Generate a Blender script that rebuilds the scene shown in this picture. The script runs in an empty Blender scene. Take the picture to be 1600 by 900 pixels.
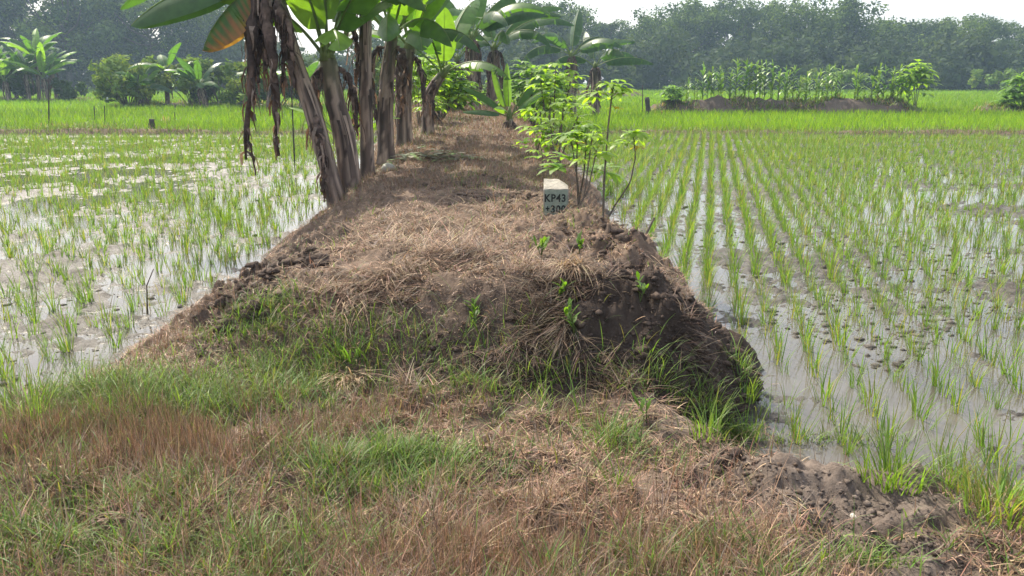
import bpy, math, random
import numpy as np
from mathutils import Vector, Matrix

RS = np.random.RandomState
rng = RS(7)
random.seed(7)
R = math.radians
sc = bpy.context.scene
COL = sc.collection

# ------------------------------------------------------------------ camera
F = 1256.0
TH = R(14.64)
CZ = 1.75
FW = Vector((0, math.cos(TH), -math.sin(TH)))
UP = Vector((0, math.sin(TH), math.cos(TH)))
cam_d = bpy.data.cameras.new('camera')
cam = bpy.data.objects.new('camera', cam_d)
COL.objects.link(cam)
cam.location = (0, 0, CZ)
cam.rotation_euler = (R(90) - TH, 0, 0)
cam_d.sensor_width = 36
cam_d.lens = F / 1600 * 36
cam_d.clip_end = 3000
cam_d.clip_start = 0.05
sc.camera = cam


def ray(px, py):
    return FW + Vector((1, 0, 0)) * ((px - 800) / F) + UP * ((450 - py) / F)


def atY(px, py, Y):
    d = ray(px, py)
    k = Y / d.y
    return Vector((d.x * k, Y, CZ + d.z * k))


def atZ(px, py, z):
    d = ray(px, py)
    k = (z - CZ) / d.z
    return Vector((d.x * k, d.y * k, z))


# ------------------------------------------------------------------ noise
def _hash(ix, iy, seed):
    ix = ix.astype(np.int64); iy = iy.astype(np.int64)
    n = (ix * 374761393 + iy * 668265263 + seed * 974634777) & 0x7fffffff
    n = ((n ^ (n >> 13)) * 1274126177) & 0x7fffffff
    n = n ^ (n >> 16)
    return (n & 0xffff) / 65535.0


def vnoise(x, y, seed=0):
    x = np.asarray(x, float); y = np.asarray(y, float)
    x0 = np.floor(x); y0 = np.floor(y)
    fx = x - x0; fy = y - y0
    fx = fx * fx * (3 - 2 * fx); fy = fy * fy * (3 - 2 * fy)
    a = _hash(x0, y0, seed); b = _hash(x0 + 1, y0, seed)
    c = _hash(x0, y0 + 1, seed); d = _hash(x0 + 1, y0 + 1, seed)
    return (a + (b - a) * fx) * (1 - fy) + (c + (d - c) * fx) * fy


def fbm(x, y, s, octv=4, seed=0, gain=.5):
    x = np.asarray(x, float) * s; y = np.asarray(y, float) * s
    t = 0; a = 1; n = 0
    for i in range(octv):
        t = t + a * vnoise(x + 17.3 * i, y - 9.1 * i, seed + i); n += a
        x = x * 2.03; y = y * 2.03; a *= gain
    return t / n


def sst(a, b, x):
    t = np.clip((x - a) / (b - a), 0, 1)
    return t * t * (3 - 2 * t)


# ------------------------------------------------------------------ terrain height
def edges(y):
    xl = np.interp(y, [2, 4.0, 5.2, 7, 9.5, 15, 31, 60], [-2.3, -2.4, -2.55, -2.45, -2.5, -2.85, -4.7, -7.5])
    xr = np.interp(y, [2, 4.3, 5.2, 6.5, 9, 15, 31, 60], [1.5, 1.5, 1.36, 1.2, 1.2, 1.25, .9, -.3])
    return xl, xr


def front(x):
    return np.interp(x, [-3, -1.8, -.8, .2, .7, 1.0, 1.3, 1.5], [3.0, 3.25, 3.5, 3.6, 3.55, 3.65, 4.0, 4.5])


def plat(x):
    return np.interp(x, [-9, -2.6, -2.2, -2.0, .6, .93, 1.55, 2.13, 4, 9], [3.3, 3.65, 4.2, 5, 4.2, 3.45, 3.3, 2.95, 2.3, 1.2])


def height(x, y, detail=True):
    x = np.asarray(x, float); y = np.asarray(y, float)
    xl, xr = edges(y)
    n1 = (fbm(x, y, 1.1, 3, 11) - .5)
    n2 = (fbm(x, y, 4.0, 3, 21) - .5)
    n3 = (fbm(x, y, 11.0, 3, 31) - .5)
    wl = np.interp(y, [3, 5, 8, 20], [1.4, 1.4, 1.05, 1.1])
    wr = np.interp(y, [3, 4.5, 7, 20], [.7, .56, .64, .95])
    wf = np.interp(x, [-2.5, -.6, .4, 1.2], [1.8, 1.0, .52, .46])
    tl = (x - xl - n1 * .35 - n2 * .3) / wl
    n7 = fbm(x, y, 2.6, 2, 27) - .5
    tr = (xr - x - n1 * .25 - n2 * .26 - n7 * .22 - n3 * .22) / wr
    tf = (y - front(x) - n1 * .35 - n2 * .2) / wf
    k = .12
    t = -k * np.log(np.exp(-np.clip(tl, -5, 5) / k) + np.exp(-np.clip(tr, -5, 5) / k) + np.exp(-np.clip(tf, -5, 5) / k))
    H = np.interp(y, [3.5, 4.3, 4.9, 5.6, 6.5, 8, 9.3, 11, 20, 40], [.66, .70, .735, .71, .68, .66, .72, .67, .72, .70])
    tc_ = np.clip(t, 0, 1.25) / 1.25
    he = H * (.55 * (1 - (1 - tc_) ** 2.0) + .45 * sst(0, 1, tc_ * 1.08))
    he = he + np.clip(t, -.6, 0) * .7 - .06 * (1 - sst(-.05, .15, t))
    # crown of the path: slight hump
    he = he + sst(.6, 1.4, t) * (n1 * .10 + n2 * .05)
    # right hand clod ridge and tussocks
    he = he + sst(.1, .5, t) * (n2 * .10 + n3 * .075)
    rough = np.exp(-((x - .75) / .55) ** 2) * sst(3.4, 4.2, y) * (1 - sst(6.5, 8, y))
    n6 = np.abs(fbm(x, y, 9, 3, 35, .6) - .5)
    he = he + (rough * (n3 * .14 + n2 * .12 + n6 * .30 - .03)) * sst(.02, .3, t)
    lft = np.exp(-((x + 1.75) / .6) ** 2) * sst(3.9, 4.5, y) * (1 - sst(7.5, 9, y))
    he = he + lft * (n6 * .35 + n2 * .10 - .04) * sst(.02, .3, t)
    tp = (plat(x) - y - n1 * .3 - n2 * .16) / .55
    n4 = np.abs(fbm(x, y, 7.5, 2, 37) - .5)
    hp = .29 * sst(0, 1, tp) + sst(.2, 1, tp) * (n1 * .12 + n2 * .10 + n3 * .06 - .03 + n4 * .13)
    hp = hp + np.clip(tp, -.6, 0) * .6 - .06 * (1 - sst(-.05, .15, tp))
    soil = sst(.35, .75, np.exp(-((x - 1.25) / .75) ** 2 - ((y - 2.75) / .55) ** 2))
    n5 = np.abs(fbm(x, y, 16, 3, 39, .6) - .5)
    hp = hp + soil * (n2 * .05 + n3 * .04 + n5 * .07 - .01) * sst(.1, .6, tp)
    # paddy floor with mud poking through
    wetr = sst(0, 1.5, x)
    mud = -.016 + .11 * (fbm(x, y, .9, 2, 41) - .5) + .075 * (fbm(x, y, 5.0, 3, 51) - .5) + .09 * (fbm(x, y, 17, 3, 61, .65) - .5)
    mud = np.where(mud > 0, mud * .7, mud) + .004 * wetr
    # beyond the first bund the ground is a little higher
    far = sst(25.6, 26.2, y + (fbm(x, y * 0, .3, 2, 71) - .5) * 1.2)
    mud = mud * (1 - far) + (.06 + .03 * n1) * far
    bund = np.exp(-((y - 25.7) / .35) ** 2) * (.16 + .1 * n1)
    h0 = mud + bund
    kk = .02
    m = np.maximum(np.maximum(he, hp), h0)
    h = m + kk * np.log(np.exp((he - m) / kk) + np.exp((hp - m) / kk) + np.exp((h0 - m) / kk))
    return h


def hz(x, y):
    return float(height(np.array([x]), np.array([y]))[0])


def ground_at(px, py, it=40):
    """march the pixel's ray onto the terrain"""
    d = ray(px, py)
    ks = np.linspace(1.5, 45, 4000)
    hs = height(d.x * ks, d.y * ks)
    zz = CZ + d.z * ks
    i = np.argmax(zz < hs)
    return Vector((d.x * ks[i], d.y * ks[i], hs[i]))


# ------------------------------------------------------------------ mesh building
class Geo:
    def __init__(s):
        s.v = []; s.c = []; s.q = []; s.t = []; s.n = 0

    def add(s, v, c, quads=None, tris=None):
        v = np.asarray(v, np.float32).reshape(-1, 3)
        c = np.asarray(c, np.float32)
        if c.ndim == 1:
            c = np.tile(c[:3], (len(v), 1))
        s.v.append(v); s.c.append(c[:, :3])
        if quads is not None and len(quads): s.q.append(np.asarray(quads, np.int64).reshape(-1, 4) + s.n)
        if tris is not None and len(tris): s.t.append(np.asarray(tris, np.int64).reshape(-1, 3) + s.n)
        s.n += len(v)

    def mesh(s, name, mat, smooth=True):
        v = np.concatenate(s.v); c = np.concatenate(s.c)
        q = np.concatenate(s.q) if s.q else np.zeros((0, 4), np.int64)
        t = np.concatenate(s.t) if s.t else np.zeros((0, 3), np.int64)
        me = bpy.data.meshes.new(name)
        me.vertices.add(len(v)); me.vertices.foreach_set('co', v.ravel())
        nl = q.size + t.size
        me.loops.add(nl)
        me.loops.foreach_set('vertex_index', np.concatenate([q.ravel(), t.ravel()]).astype(np.int32))
        me.polygons.add(len(q) + len(t))
        st = np.concatenate([np.arange(len(q)) * 4, q.size + np.arange(len(t)) * 3]).astype(np.int32)
        me.polygons.foreach_set('loop_start', st)
        me.polygons.foreach_set('use_smooth', np.full(len(q) + len(t), smooth))
        a = me.color_attributes.new('Col', 'FLOAT_COLOR', 'POINT')
        a.data.foreach_set('color', np.concatenate([c, np.ones((len(c), 1), np.float32)], 1).astype(np.float32).ravel())
        me.materials.append(mat)
        me.update(calc_edges=True)
        return me

    def build(s, name, mat, parent=None, smooth=True):
        o = bpy.data.objects.new(name, s.mesh(name, mat, smooth))
        COL.objects.link(o)
        if parent is not None: o.parent = parent
        return o


def tag(o, label=None, cat=None, group=None, kind=None):
    if label: o['label'] = label
    if cat: o['category'] = cat
    if group: o['group'] = group
    if kind: o['kind'] = kind
    return o


def thing(name, label, cat, loc=(0, 0, 0), rz=0, group=None):
    o = bpy.data.objects.new(name, None)
    COL.objects.link(o)
    o.location = loc; o.rotation_euler = (0, 0, rz)
    o.empty_display_size = .1
    return tag(o, label, cat, group)


def copy_tree(o, loc=None, rz=None, scale=None, label=None):
    kids = [c for c in o.children]
    c = o.copy(); COL.objects.link(c)
    if loc is not None: c.location = loc
    if rz is not None: c.rotation_euler = (0, 0, rz)
    if scale is not None: c.scale = scale if hasattr(scale, '__len__') else (scale,) * 3
    if label: c['label'] = label
    for k in kids:
        d = k.copy(); COL.objects.link(d); d.parent = c
    return c


def vary(c, n, r, amt=.25, hue=.08):
    b = 1 + (r.rand(n, 1) - .5) * 2 * amt
    h = 1 + (r.rand(n, 3) - .5) * 2 * hue
    return np.clip(np.asarray(c)[None, :] * b * h, 0.004, .95)


def blades(g, P, heading, L, W, lean, bend, C, segs=2, twist=None, tipdark=None):
    """grass blades as tapering ribbons"""
    n = len(P)
    if n == 0: return
    hd = np.stack([np.cos(heading), np.sin(heading)], 1)
    tw = heading + math.pi / 2 if twist is None else twist
    sd = np.stack([np.cos(tw), np.sin(tw), np.zeros(n)], 1)
    pts = [P.copy()]
    p = P.copy()
    for i in range(segs):
        a = lean + bend * ((i + .5) / segs)
        st = (L / segs)
        p = p + np.stack([hd[:, 0] * np.sin(a) * st, hd[:, 1] * np.sin(a) * st, np.cos(a) * st], 1)
        pts.append(p)
    V = np.zeros((n, 2 * segs + 1, 3))
    for i in range(segs):
        w = W * (1.0 if i == 0 else .85 * (1 - (i / segs) ** 2))
        V[:, 2 * i] = pts[i] - sd * (w / 2)[:, None]
        V[:, 2 * i + 1] = pts[i] + sd * (w / 2)[:, None]
    V[:, -1] = pts[-1]
    m = 2 * segs + 1
    base = (np.arange(n) * m)[:, None]
    quads = np.concatenate([base + np.array([[2 * i, 2 * i + 1, 2 * i + 3, 2 * i + 2]]) for i in range(segs - 1)], 0) if segs > 1 else None
    tris = base + np.array([[2 * segs - 2, 2 * segs - 1, 2 * segs]])
    Cc = np.repeat(C, m, 0)
    g.add(V.reshape(-1, 3), Cc, quads, tris)


def tube(g, pts, rad, col, sides=8, rough=0, r=None, cap=True):
    pts = [Vector(p) for p in pts]
    n = len(pts)
    rad = np.broadcast_to(np.asarray(rad, float), (n,))
    V = []; 
    t0 = (pts[1] - pts[0]).normalized()
    ref = Vector((1, 0, 0)) if abs(t0.x) < .8 else Vector((0, 1, 0))
    a = t0.cross(ref).normalized()
    for i in range(n):
        t = (pts[min(i + 1, n - 1)] - pts[max(i - 1, 0)]).normalized()
        a = (a - t * a.dot(t)).normalized()
        b = t.cross(a)
        for k in range(sides):
            an = 2 * math.pi * k / sides
            rr = rad[i] * (1 + (rough * (r.rand() - .5) * 2 if rough else 0))
            V.append(pts[i] + (a * math.cos(an) + b * math.sin(an)) * rr)
    q = []
    for i in range(n - 1):
        for k in range(sides):
            k2 = (k + 1) % sides
            q.append((i * sides + k, i * sides + k2, (i + 1) * sides + k2, (i + 1) * sides + k))
    tr = []
    V = [tuple(v) for v in V]
    if cap:
        V.append(tuple(pts[-1])); V.append(tuple(pts[0]))
        for k in range(sides):
            tr.append(((n - 1) * sides + k, (n - 1) * sides + (k + 1) % sides, n * sides))
            tr.append(((k + 1) % sides, k, n * sides + 1))
    c = np.asarray(col, float)
    if c.ndim == 2:
        c = np.concatenate([np.repeat(c, sides, 0)] + ([c[-1:], c[:1]] if cap else []), 0) if len(c) == n else c
    g.add(V, c, q, tr)


# ------------------------------------------------------------------ materials
def new_mat(name):
    m = bpy.data.materials.new(name); m.use_nodes = True
    nt = m.node_tree; nt.nodes.clear()
    out = nt.nodes.new('ShaderNodeOutputMaterial')
    return m, nt, out


def leaf_mat(name, transl=.4, rough=.5, spec=.4, tint=(1.25, 1.2, .55), noise=60, amt=.35):
    m, nt, out = new_mat(name)
    N = nt.nodes.new; Lk = nt.links.new
    at = N('ShaderNodeAttribute'); at.attribute_name = 'Col'
    tc = N('ShaderNodeTexCoord')
    nz = N('ShaderNodeTexNoise'); nz.inputs['Scale'].default_value = noise; nz.inputs['Detail'].default_value = 3
    Lk(tc.outputs['Object'], nz.inputs['Vector'])
    mr = N('ShaderNodeMapRange'); mr.inputs['From Min'].default_value = .3; mr.inputs['From Max'].default_value = .7
    mr.inputs['To Min'].default_value = 1 - amt; mr.inputs['To Max'].default_value = 1 + amt
    Lk(nz.outputs['Fac'], mr.inputs['Value'])
    mul = N('ShaderNodeVectorMath'); mul.operation = 'SCALE'
    Lk(at.outputs['Color'], mul.inputs[0]); Lk(mr.outputs['Result'], mul.inputs['Scale'])
    p = N('ShaderNodeBsdfPrincipled')
    p.inputs['Roughness'].default_value = rough
    p.inputs['Specular IOR Level'].default_value = spec
    Lk(mul.outputs[0], p.inputs['Base Color'])
    tm = N('ShaderNodeVectorMath'); tm.operation = 'MULTIPLY'; tm.inputs[1].default_value = tint
    Lk(mul.outputs[0], tm.inputs[0])
    tr = N('ShaderNodeBsdfTranslucent'); Lk(tm.outputs[0], tr.inputs['Color'])
    mx = N('ShaderNodeMixShader'); mx.inputs[0].default_value = transl
    Lk(p.outputs[0], mx.inputs[1]); Lk(tr.outputs[0], mx.inputs[2])
    Lk(mx.outputs[0], out.inputs[0])
    return m


def solid_mat(name, rough=.85, spec=.2, noise=8, amt=.35, bump=.3, bscale=40, stretch=(1, 1, 1)):
    m, nt, out = new_mat(name)
    N = nt.nodes.new; Lk = nt.links.new
    at = N('ShaderNodeAttribute'); at.attribute_name = 'Col'
    tc = N('ShaderNodeTexCoord')
    mp = N('ShaderNodeMapping'); mp.inputs['Scale'].default_value = stretch
    Lk(tc.outputs['Object'], mp.inputs[0])
    nz = N('ShaderNodeTexNoise'); nz.inputs['Scale'].default_value = noise; nz.inputs['Detail'].default_value = 6
    nz.inputs['Roughness'].default_value = .65
    Lk(mp.outputs[0], nz.inputs['Vector'])
    mr = N('ShaderNodeMapRange'); mr.inputs['From Min'].default_value = .3; mr.inputs['From Max'].default_value = .7
    mr.inputs['To Min'].default_value = 1 - amt; mr.inputs['To Max'].default_value = 1 + amt
    Lk(nz.outputs['Fac'], mr.inputs['Value'])
    mul = N('ShaderNodeVectorMath'); mul.operation = 'SCALE'
    Lk(at.outputs['Color'], mul.inputs[0]); Lk(mr.outputs['Result'], mul.inputs['Scale'])
    p = N('ShaderNodeBsdfPrincipled'); p.inputs['Roughness'].default_value = rough
    p.inputs['Specular IOR Level'].default_value = spec
    Lk(mul.outputs[0], p.inputs['Base Color'])
    n2 = N('ShaderNodeTexNoise'); n2.inputs['Scale'].default_value = bscale; n2.inputs['Detail'].default_value = 5
    n2.inputs['Roughness'].default_value = .7
    Lk(mp.outputs[0], n2.inputs['Vector'])
    bp = N('ShaderNodeBump'); bp.inputs['Strength'].default_value = bump; bp.inputs['Distance'].default_value = .02
    Lk(n2.outputs['Fac'], bp.inputs['Height']); Lk(bp.outputs[0], p.inputs['Normal'])
    Lk(p.outputs[0], out.inputs[0])
    return m


M_grass = leaf_mat('grass_blades', .42, .5, .35, (1.2, 1.2, .55), 30, .2)
M_dry = leaf_mat('dry_grass', .22, .6, .25, (1.1, 1.0, .8), 30, .25)
M_rice = leaf_mat('rice_blades', .5, .45, .35, (1.2, 1.25, .45), 20, .15)
M_banana = leaf_mat('banana_lamina', .5, .42, .45, (1.25, 1.35, .4), 9, .18)
M_cass = leaf_mat('cassava_lamina', .55, .45, .35, (1.35, 1.35, .4), 12, .18)
M_dead = leaf_mat('dead_leaf', .2, .75, .15, (1.2, .95, .6), 25, .35)
M_tree = leaf_mat('tree_leaves', .3, .8, .1, (1.2, 1.2, .6), .6, .2)
M_corn = leaf_mat('corn_leaves', .35, .45, .4, (1.2, 1.25, .5), 6, .2)
M_bark = solid_mat('bark', .9, .15, 6, .4, .6, 30)
M_stem = solid_mat('banana_sheath', .75, .25, 9, .45, .5, 40, (1, 1, .16))
M_twig = solid_mat('woody_stem', .85, .2, 60, .4, .4, 120)
M_soil = solid_mat('dry_soil_clods', .95, .1, 25, .4, .6, 60)
M_conc = solid_mat('old_concrete', .9, .15, 30, .22, .3, 80)
M_rock = solid_mat('melon_rind', .55, .3, 20, .2, .1, 80)


def mat_terrain():
    m, nt, out = new_mat('terrain_soil')
    N = nt.nodes.new; Lk = nt.links.new
    at = N('ShaderNodeAttribute'); at.attribute_name = 'Col'
    geo = N('ShaderNodeNewGeometry')
    sp = N('ShaderNodeSeparateXYZ'); Lk(geo.outputs['Position'], sp.inputs[0])
    nz = N('ShaderNodeTexNoise'); nz.inputs['Scale'].default_value = 14; nz.inputs['Detail'].default_value = 8
    nz.inputs['Roughness'].default_value = .7
    Lk(geo.outputs['Position'], nz.inputs['Vector'])
    mr = N('ShaderNodeMapRange'); mr.inputs['From Min'].default_value = .28; mr.inputs['From Max'].default_value = .72
    mr.inputs['To Min'].default_value = .55; mr.inputs['To Max'].default_value = 1.45
    Lk(nz.outputs['Fac'], mr.inputs['Value'])
    mul = N('ShaderNodeVectorMath'); mul.operation = 'SCALE'
    Lk(at.outputs['Color'], mul.inputs[0]); Lk(mr.outputs['Result'], mul.inputs['Scale'])
    p = N('ShaderNodeBsdfPrincipled')
    Lk(mul.outputs[0], p.inputs['Base Color'])
    rz = N('ShaderNodeMapRange'); rz.inputs['From Min'].default_value = .005; rz.inputs['From Max'].default_value = .07
    rz.inputs['To Min'].default_value = .4; rz.inputs['To Max'].default_value = .95
    Lk(sp.outputs['Z'], rz.inputs['Value']); Lk(rz.outputs['Result'], p.inputs['Roughness'])
    rs = N('ShaderNodeMapRange'); rs.inputs['From Min'].default_value = .005; rs.inputs['From Max'].default_value = .07
    rs.inputs['To Min'].default_value = .35; rs.inputs['To Max'].default_value = .1
    Lk(sp.outputs['Z'], rs.inputs['Value']); Lk(rs.outputs['Result'], p.inputs['Specular IOR Level'])
    n2 = N('ShaderNodeTexNoise'); n2.inputs['Scale'].default_value = 45; n2.inputs['Detail'].default_value = 6
    n2.inputs['Roughness'].default_value = .75
    Lk(geo.outputs['Position'], n2.inputs['Vector'])
    bp = N('ShaderNodeBump'); bp.inputs['Strength'].default_value = .7; bp.inputs['Distance'].default_value = .02
    Lk(n2.outputs['Fac'], bp.inputs['Height']); Lk(bp.outputs[0], p.inputs['Normal'])
    Lk(p.outputs[0], out.inputs[0])
    return m


def mat_water():
    m, nt, out = new_mat('muddy_water')
    N = nt.nodes.new; Lk = nt.links.new
    geo = N('ShaderNodeNewGeometry')
    nz = N('ShaderNodeTexNoise'); nz.inputs['Scale'].default_value = 1.2; nz.inputs['Detail'].default_value = 5
    Lk(geo.outputs['Position'], nz.inputs['Vector'])
    cr = N('ShaderNodeValToRGB')
    cr.color_ramp.elements[0].position = .35; cr.color_ramp.elements[0].color = (.060, .054, .045, 1)
    cr.color_ramp.elements[1].position = .68; cr.color_ramp.elements[1].color = (.105, .096, .08, 1)
    Lk(nz.outputs['Fac'], cr.inputs[0])
    p = N('ShaderNodeBsdfPrincipled')
    Lk(cr.outputs[0], p.inputs['Base Color'])
    p.inputs['Roughness'].default_value = .04
    p.inputs['IOR'].default_value = 1.33
    n2 = N('ShaderNodeTexNoise'); n2.inputs['Scale'].default_value = 22; n2.inputs['Detail'].default_value = 3
    Lk(geo.outputs['Position'], n2.inputs['Vector'])
    bp = N('ShaderNodeBump'); bp.inputs['Strength'].default_value = .10; bp.inputs['Distance'].default_value = .01
    Lk(n2.outputs['Fac'], bp.inputs['Height']); Lk(bp.outputs[0], p.inputs['Normal'])
    Lk(p.outputs[0], out.inputs[0])
    return m


M_terrain = mat_terrain(); M_water = mat_water()

# ------------------------------------------------------------------ terrain mesh
NR, NC = 980, 860
sgrid = np.exp(np.linspace(math.log(1.3), math.log(51), NR))
yy = sgrid - 2.0                       # -2 .. 49
u = np.linspace(-1, 1, NC)
u = u * (.75 + .25 * u * u)
YY, UU = np.meshgrid(yy, u, indexing='ij')
XX = UU * (YY + 2.6) * 1.06
ZZ = height(XX, YY)


def soil_mask(x, y):
    """bare grey earth: right bank of the foreground and the trampled edge"""
    m = np.exp(-((x - 1.28) / .62) ** 2 - ((y - 2.75) / .45) ** 2) * (.85 + .7 * fbm(x, y, 3, 3, 77))
    m = np.maximum(m, np.exp(-((x - 1.2) / .36) ** 2 - ((y - 2.28) / .3) ** 2) * (.6 + .8 * fbm(x, y, 4, 2, 78)))
    m = np.maximum(m, np.exp(-((x - .78) / .35) ** 2 - ((y - 3.35) / .28) ** 2))
    return m


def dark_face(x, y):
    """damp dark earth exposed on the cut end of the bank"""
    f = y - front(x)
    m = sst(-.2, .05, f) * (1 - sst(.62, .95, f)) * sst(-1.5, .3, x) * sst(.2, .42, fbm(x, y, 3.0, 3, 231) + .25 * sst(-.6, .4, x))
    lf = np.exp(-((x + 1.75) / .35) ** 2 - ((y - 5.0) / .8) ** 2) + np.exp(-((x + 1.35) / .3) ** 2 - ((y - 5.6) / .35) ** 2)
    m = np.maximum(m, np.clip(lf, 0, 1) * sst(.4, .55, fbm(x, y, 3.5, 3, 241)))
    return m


EC = np.zeros(ZZ.shape + (3,))
nA = fbm(XX, YY, 2.2, 4, 81)[..., None]; nB = fbm(XX, YY, 7, 3, 91)[..., None]
dry = np.array([.145, .105, .078]); dk = np.array([.05, .038, .031]); mudc = np.array([.06, .051, .042]); grey = np.array([.135, .108, .09])
grn = np.array([.06, .085, .025])
base = dry * (.6 + .8 * nA)
sm = np.clip(soil_mask(XX, YY), 0, 1)[..., None]
base = base * (1 - sm) + grey * sm * (.7 + .6 * nB)
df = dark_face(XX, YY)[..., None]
base = base * (1 - df) + dk * (.7 + .7 * nB) * df  # dark bare soil; on the cut end its shade is painted into the colour
wet = (1 - sst(.02, .12, ZZ))[..., None]
base = base * (1 - wet) + mudc * (.75 + .5 * nB) * wet
farm = sst(25.4, 26.4, YY)[..., None]
xl, xr = edges(YY)
onp = (sst(xl, xl + .6, XX) * (1 - sst(xr - .6, xr, XX)))[..., None]
farm = farm * (1 - onp)
EC = base * (1 - farm) + grn * farm
idx = (np.arange(NR - 1)[:, None] * NC + np.arange(NC - 1)[None, :]).ravel()
g = Geo()
g.add(np.stack([XX, YY, ZZ], -1).reshape(-1, 3), EC.reshape(-1, 3), np.stack([idx, idx + 1, idx + 1 + NC, idx + NC], 1))
tag(g.build('ground', M_terrain), 'brown earth bank running between flooded paddies, with dry grassy foreground', 'ground', kind='structure')

# water sheet of the flooded fields
g = Geo()
wx = np.linspace(-60, 60, 40); wy = np.linspace(-1, 25.9, 12)
WX, WY = np.meshgrid(wx, wy, indexing='ij')
ii = (np.arange(39)[:, None] * 12 + np.arange(11)[None, :]).ravel()
g.add(np.stack([WX, WY, WX * 0], -1).reshape(-1, 3), np.array([.2, .18, .15]), np.stack([ii, ii + 12, ii + 13, ii + 1], 1))
tag(g.build('water', M_water), 'shallow muddy water standing in the newly planted paddies', 'water', kind='structure')

# far fields
def mat_field():
    m, nt, out = new_mat('far_field')
    N = nt.nodes.new; Lk = nt.links.new
    geo = N('ShaderNodeNewGeometry')
    nz = N('ShaderNodeTexNoise'); nz.inputs['Scale'].default_value = .12; nz.inputs['Detail'].default_value = 8
    Lk(geo.outputs['Position'], nz.inputs['Vector'])
    cr = N('ShaderNodeValToRGB')
    cr.color_ramp.elements[0].position = .3; cr.color_ramp.elements[0].color = (.065, .12, .018, 1)
    cr.color_ramp.elements[1].position = .7; cr.color_ramp.elements[1].color = (.12, .19, .03, 1)
    Lk(nz.outputs['Fac'], cr.inputs[0])
    p = N('ShaderNodeBsdfPrincipled'); p.inputs['Roughness'].default_value = .9; p.inputs['Specular IOR Level'].default_value = .1
    Lk(cr.outputs[0], p.inputs['Base Color']); Lk(p.outputs[0], out.inputs[0])
    return m


M_field = mat_field()
g = Geo()
fx = np.linspace(-330, 330, 90); fy = np.linspace(24, 300, 60)
FX, FY = np.meshgrid(fx, fy, indexing='ij')
FZ = np.where(FY < 49, -.35, .05) + .12 * (fbm(FX, FY, .05, 2, 5) - .5)
ii = (np.arange(89)[:, None] * 60 + np.arange(59)[None, :]).ravel()
g.add(np.stack([FX, FY, FZ], -1).reshape(-1, 3), np.array([.1, .16, .03]), np.stack([ii, ii + 60, ii + 61, ii + 1], 1))
tag(g.build('field', M_field), 'flat bright green rice fields reaching back to the treeline', 'field', kind='structure')

# ------------------------------------------------------------------ scatter helpers
def sample(n, y0, y1, xk=.78, xc=.6, r=rng):
    y = y0 * (y1 / y0) ** r.rand(n)
    x = (r.rand(n) * 2 - 1) * (y * xk + xc)
    return x, y


def zone(x, y):
    """returns t of bank (>0 inside), platform inside"""
    xl, xr = edges(y)
    tb = np.minimum(np.minimum(x - xl, xr - x), y - front(x))
    tp = plat(x) - y
    return tb, tp


def blob(x, y, cx, cy, rx, ry):
    return np.exp(-((x - cx) / rx) ** 2 - ((y - cy) / ry) ** 2)


def green_mask(x, y):
    m = fbm(x, y, 1.6, 3, 101)
    b = np.zeros_like(x)
    for px, py, rx, ry, w in [(600, 720, .35, .22, .9), (400, 600, .9, .3, .5), (250, 620, .5, .4, .8), (420, 520, .45, .3, .3),
                              (150, 840, .6, .25, .5), (640, 560, .5, .22, .35), (900, 560, .4, .25, .12), (950, 850, .35, .2, .45),
                              (1240, 870, .2, .12, .5), (120, 650, .4, .4, .6), (760, 345, .5, .8, .5), (660, 235, .7, 2.5, .45),
                              (800, 700, .4, .2, .25), (300, 860, .5, .2, .4), (470, 680, .4, .2, .6)]:
        p = atZ(px, py, .35)
        b = np.maximum(b, w * blob(x, y, p.x, p.y, rx, ry))
    return np.clip(b * 1.1 + (m - .5) * 1.4 - .02, 0, 1)


GREEN = np.array([.105, .18, .04]); GREEN2 = np.array([.16, .245, .045]); OLIVE = np.array([.16, .165, .055])
BROWN = np.array([.21, .13, .085]); TAN = np.array([.34, .245, .16]); PINK = np.array([.27, .17, .12]); GREYB = np.array([.18, .14, .115])


def pick(cols, probs, n, r, amt=.3, hue=.1):
    k = r.choice(len(cols), n, p=probs)
    c = np.asarray(cols)[k]
    return np.clip(c * (1 + (r.rand(n, 1) - .5) * 2 * amt) * (1 + (r.rand(n, 3) - .5) * 2 * hue), .004, .9)


# ---- dry and green grass of the foreground and bank
r = RS(21)
gg = Geo(); gd = Geo()
n = 440000
x, y = sample(n, 1.4, 9, .85, 1.3, r)
tb, tp = zone(x, y)
inside = (tb > .02) | (tp > .0)
soil = np.clip(soil_mask(x, y), 0, 1) + dark_face(x, y) * .92
keep = inside & (r.rand(n) > soil * 1.05) & (fbm(x, y, 6, 2, 131) > .30)
x = x[keep]; y = y[keep]
z = height(x, y)
gm = green_mask(x, y)
onbank = (y - front(x)) > .45
isg = (r.rand(len(x)) < gm * .86 + .05)
isg &= ~(onbank & (r.rand(len(x)) < .45))
# green
i = isg
m = i.sum()
P = np.stack([x[i], y[i], z[i] - .005], 1)
L = (.05 + .16 * r.rand(m) ** 2.2) * (1 + .35 * (fbm(x[i], y[i], 2.5, 2, 141) - .4))
L = np.where(onbank[i], L * .6, L) 
blades(gg, P, r.rand(m) * 6.283, L, .0035 + .0045 * r.rand(m), .15 + .75 * r.rand(m), .3 + 1.0 * r.rand(m),
       pick([GREEN, GREEN2, OLIVE, GREYB], [.52, .2, .22, .06], m, r), 3)
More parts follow.
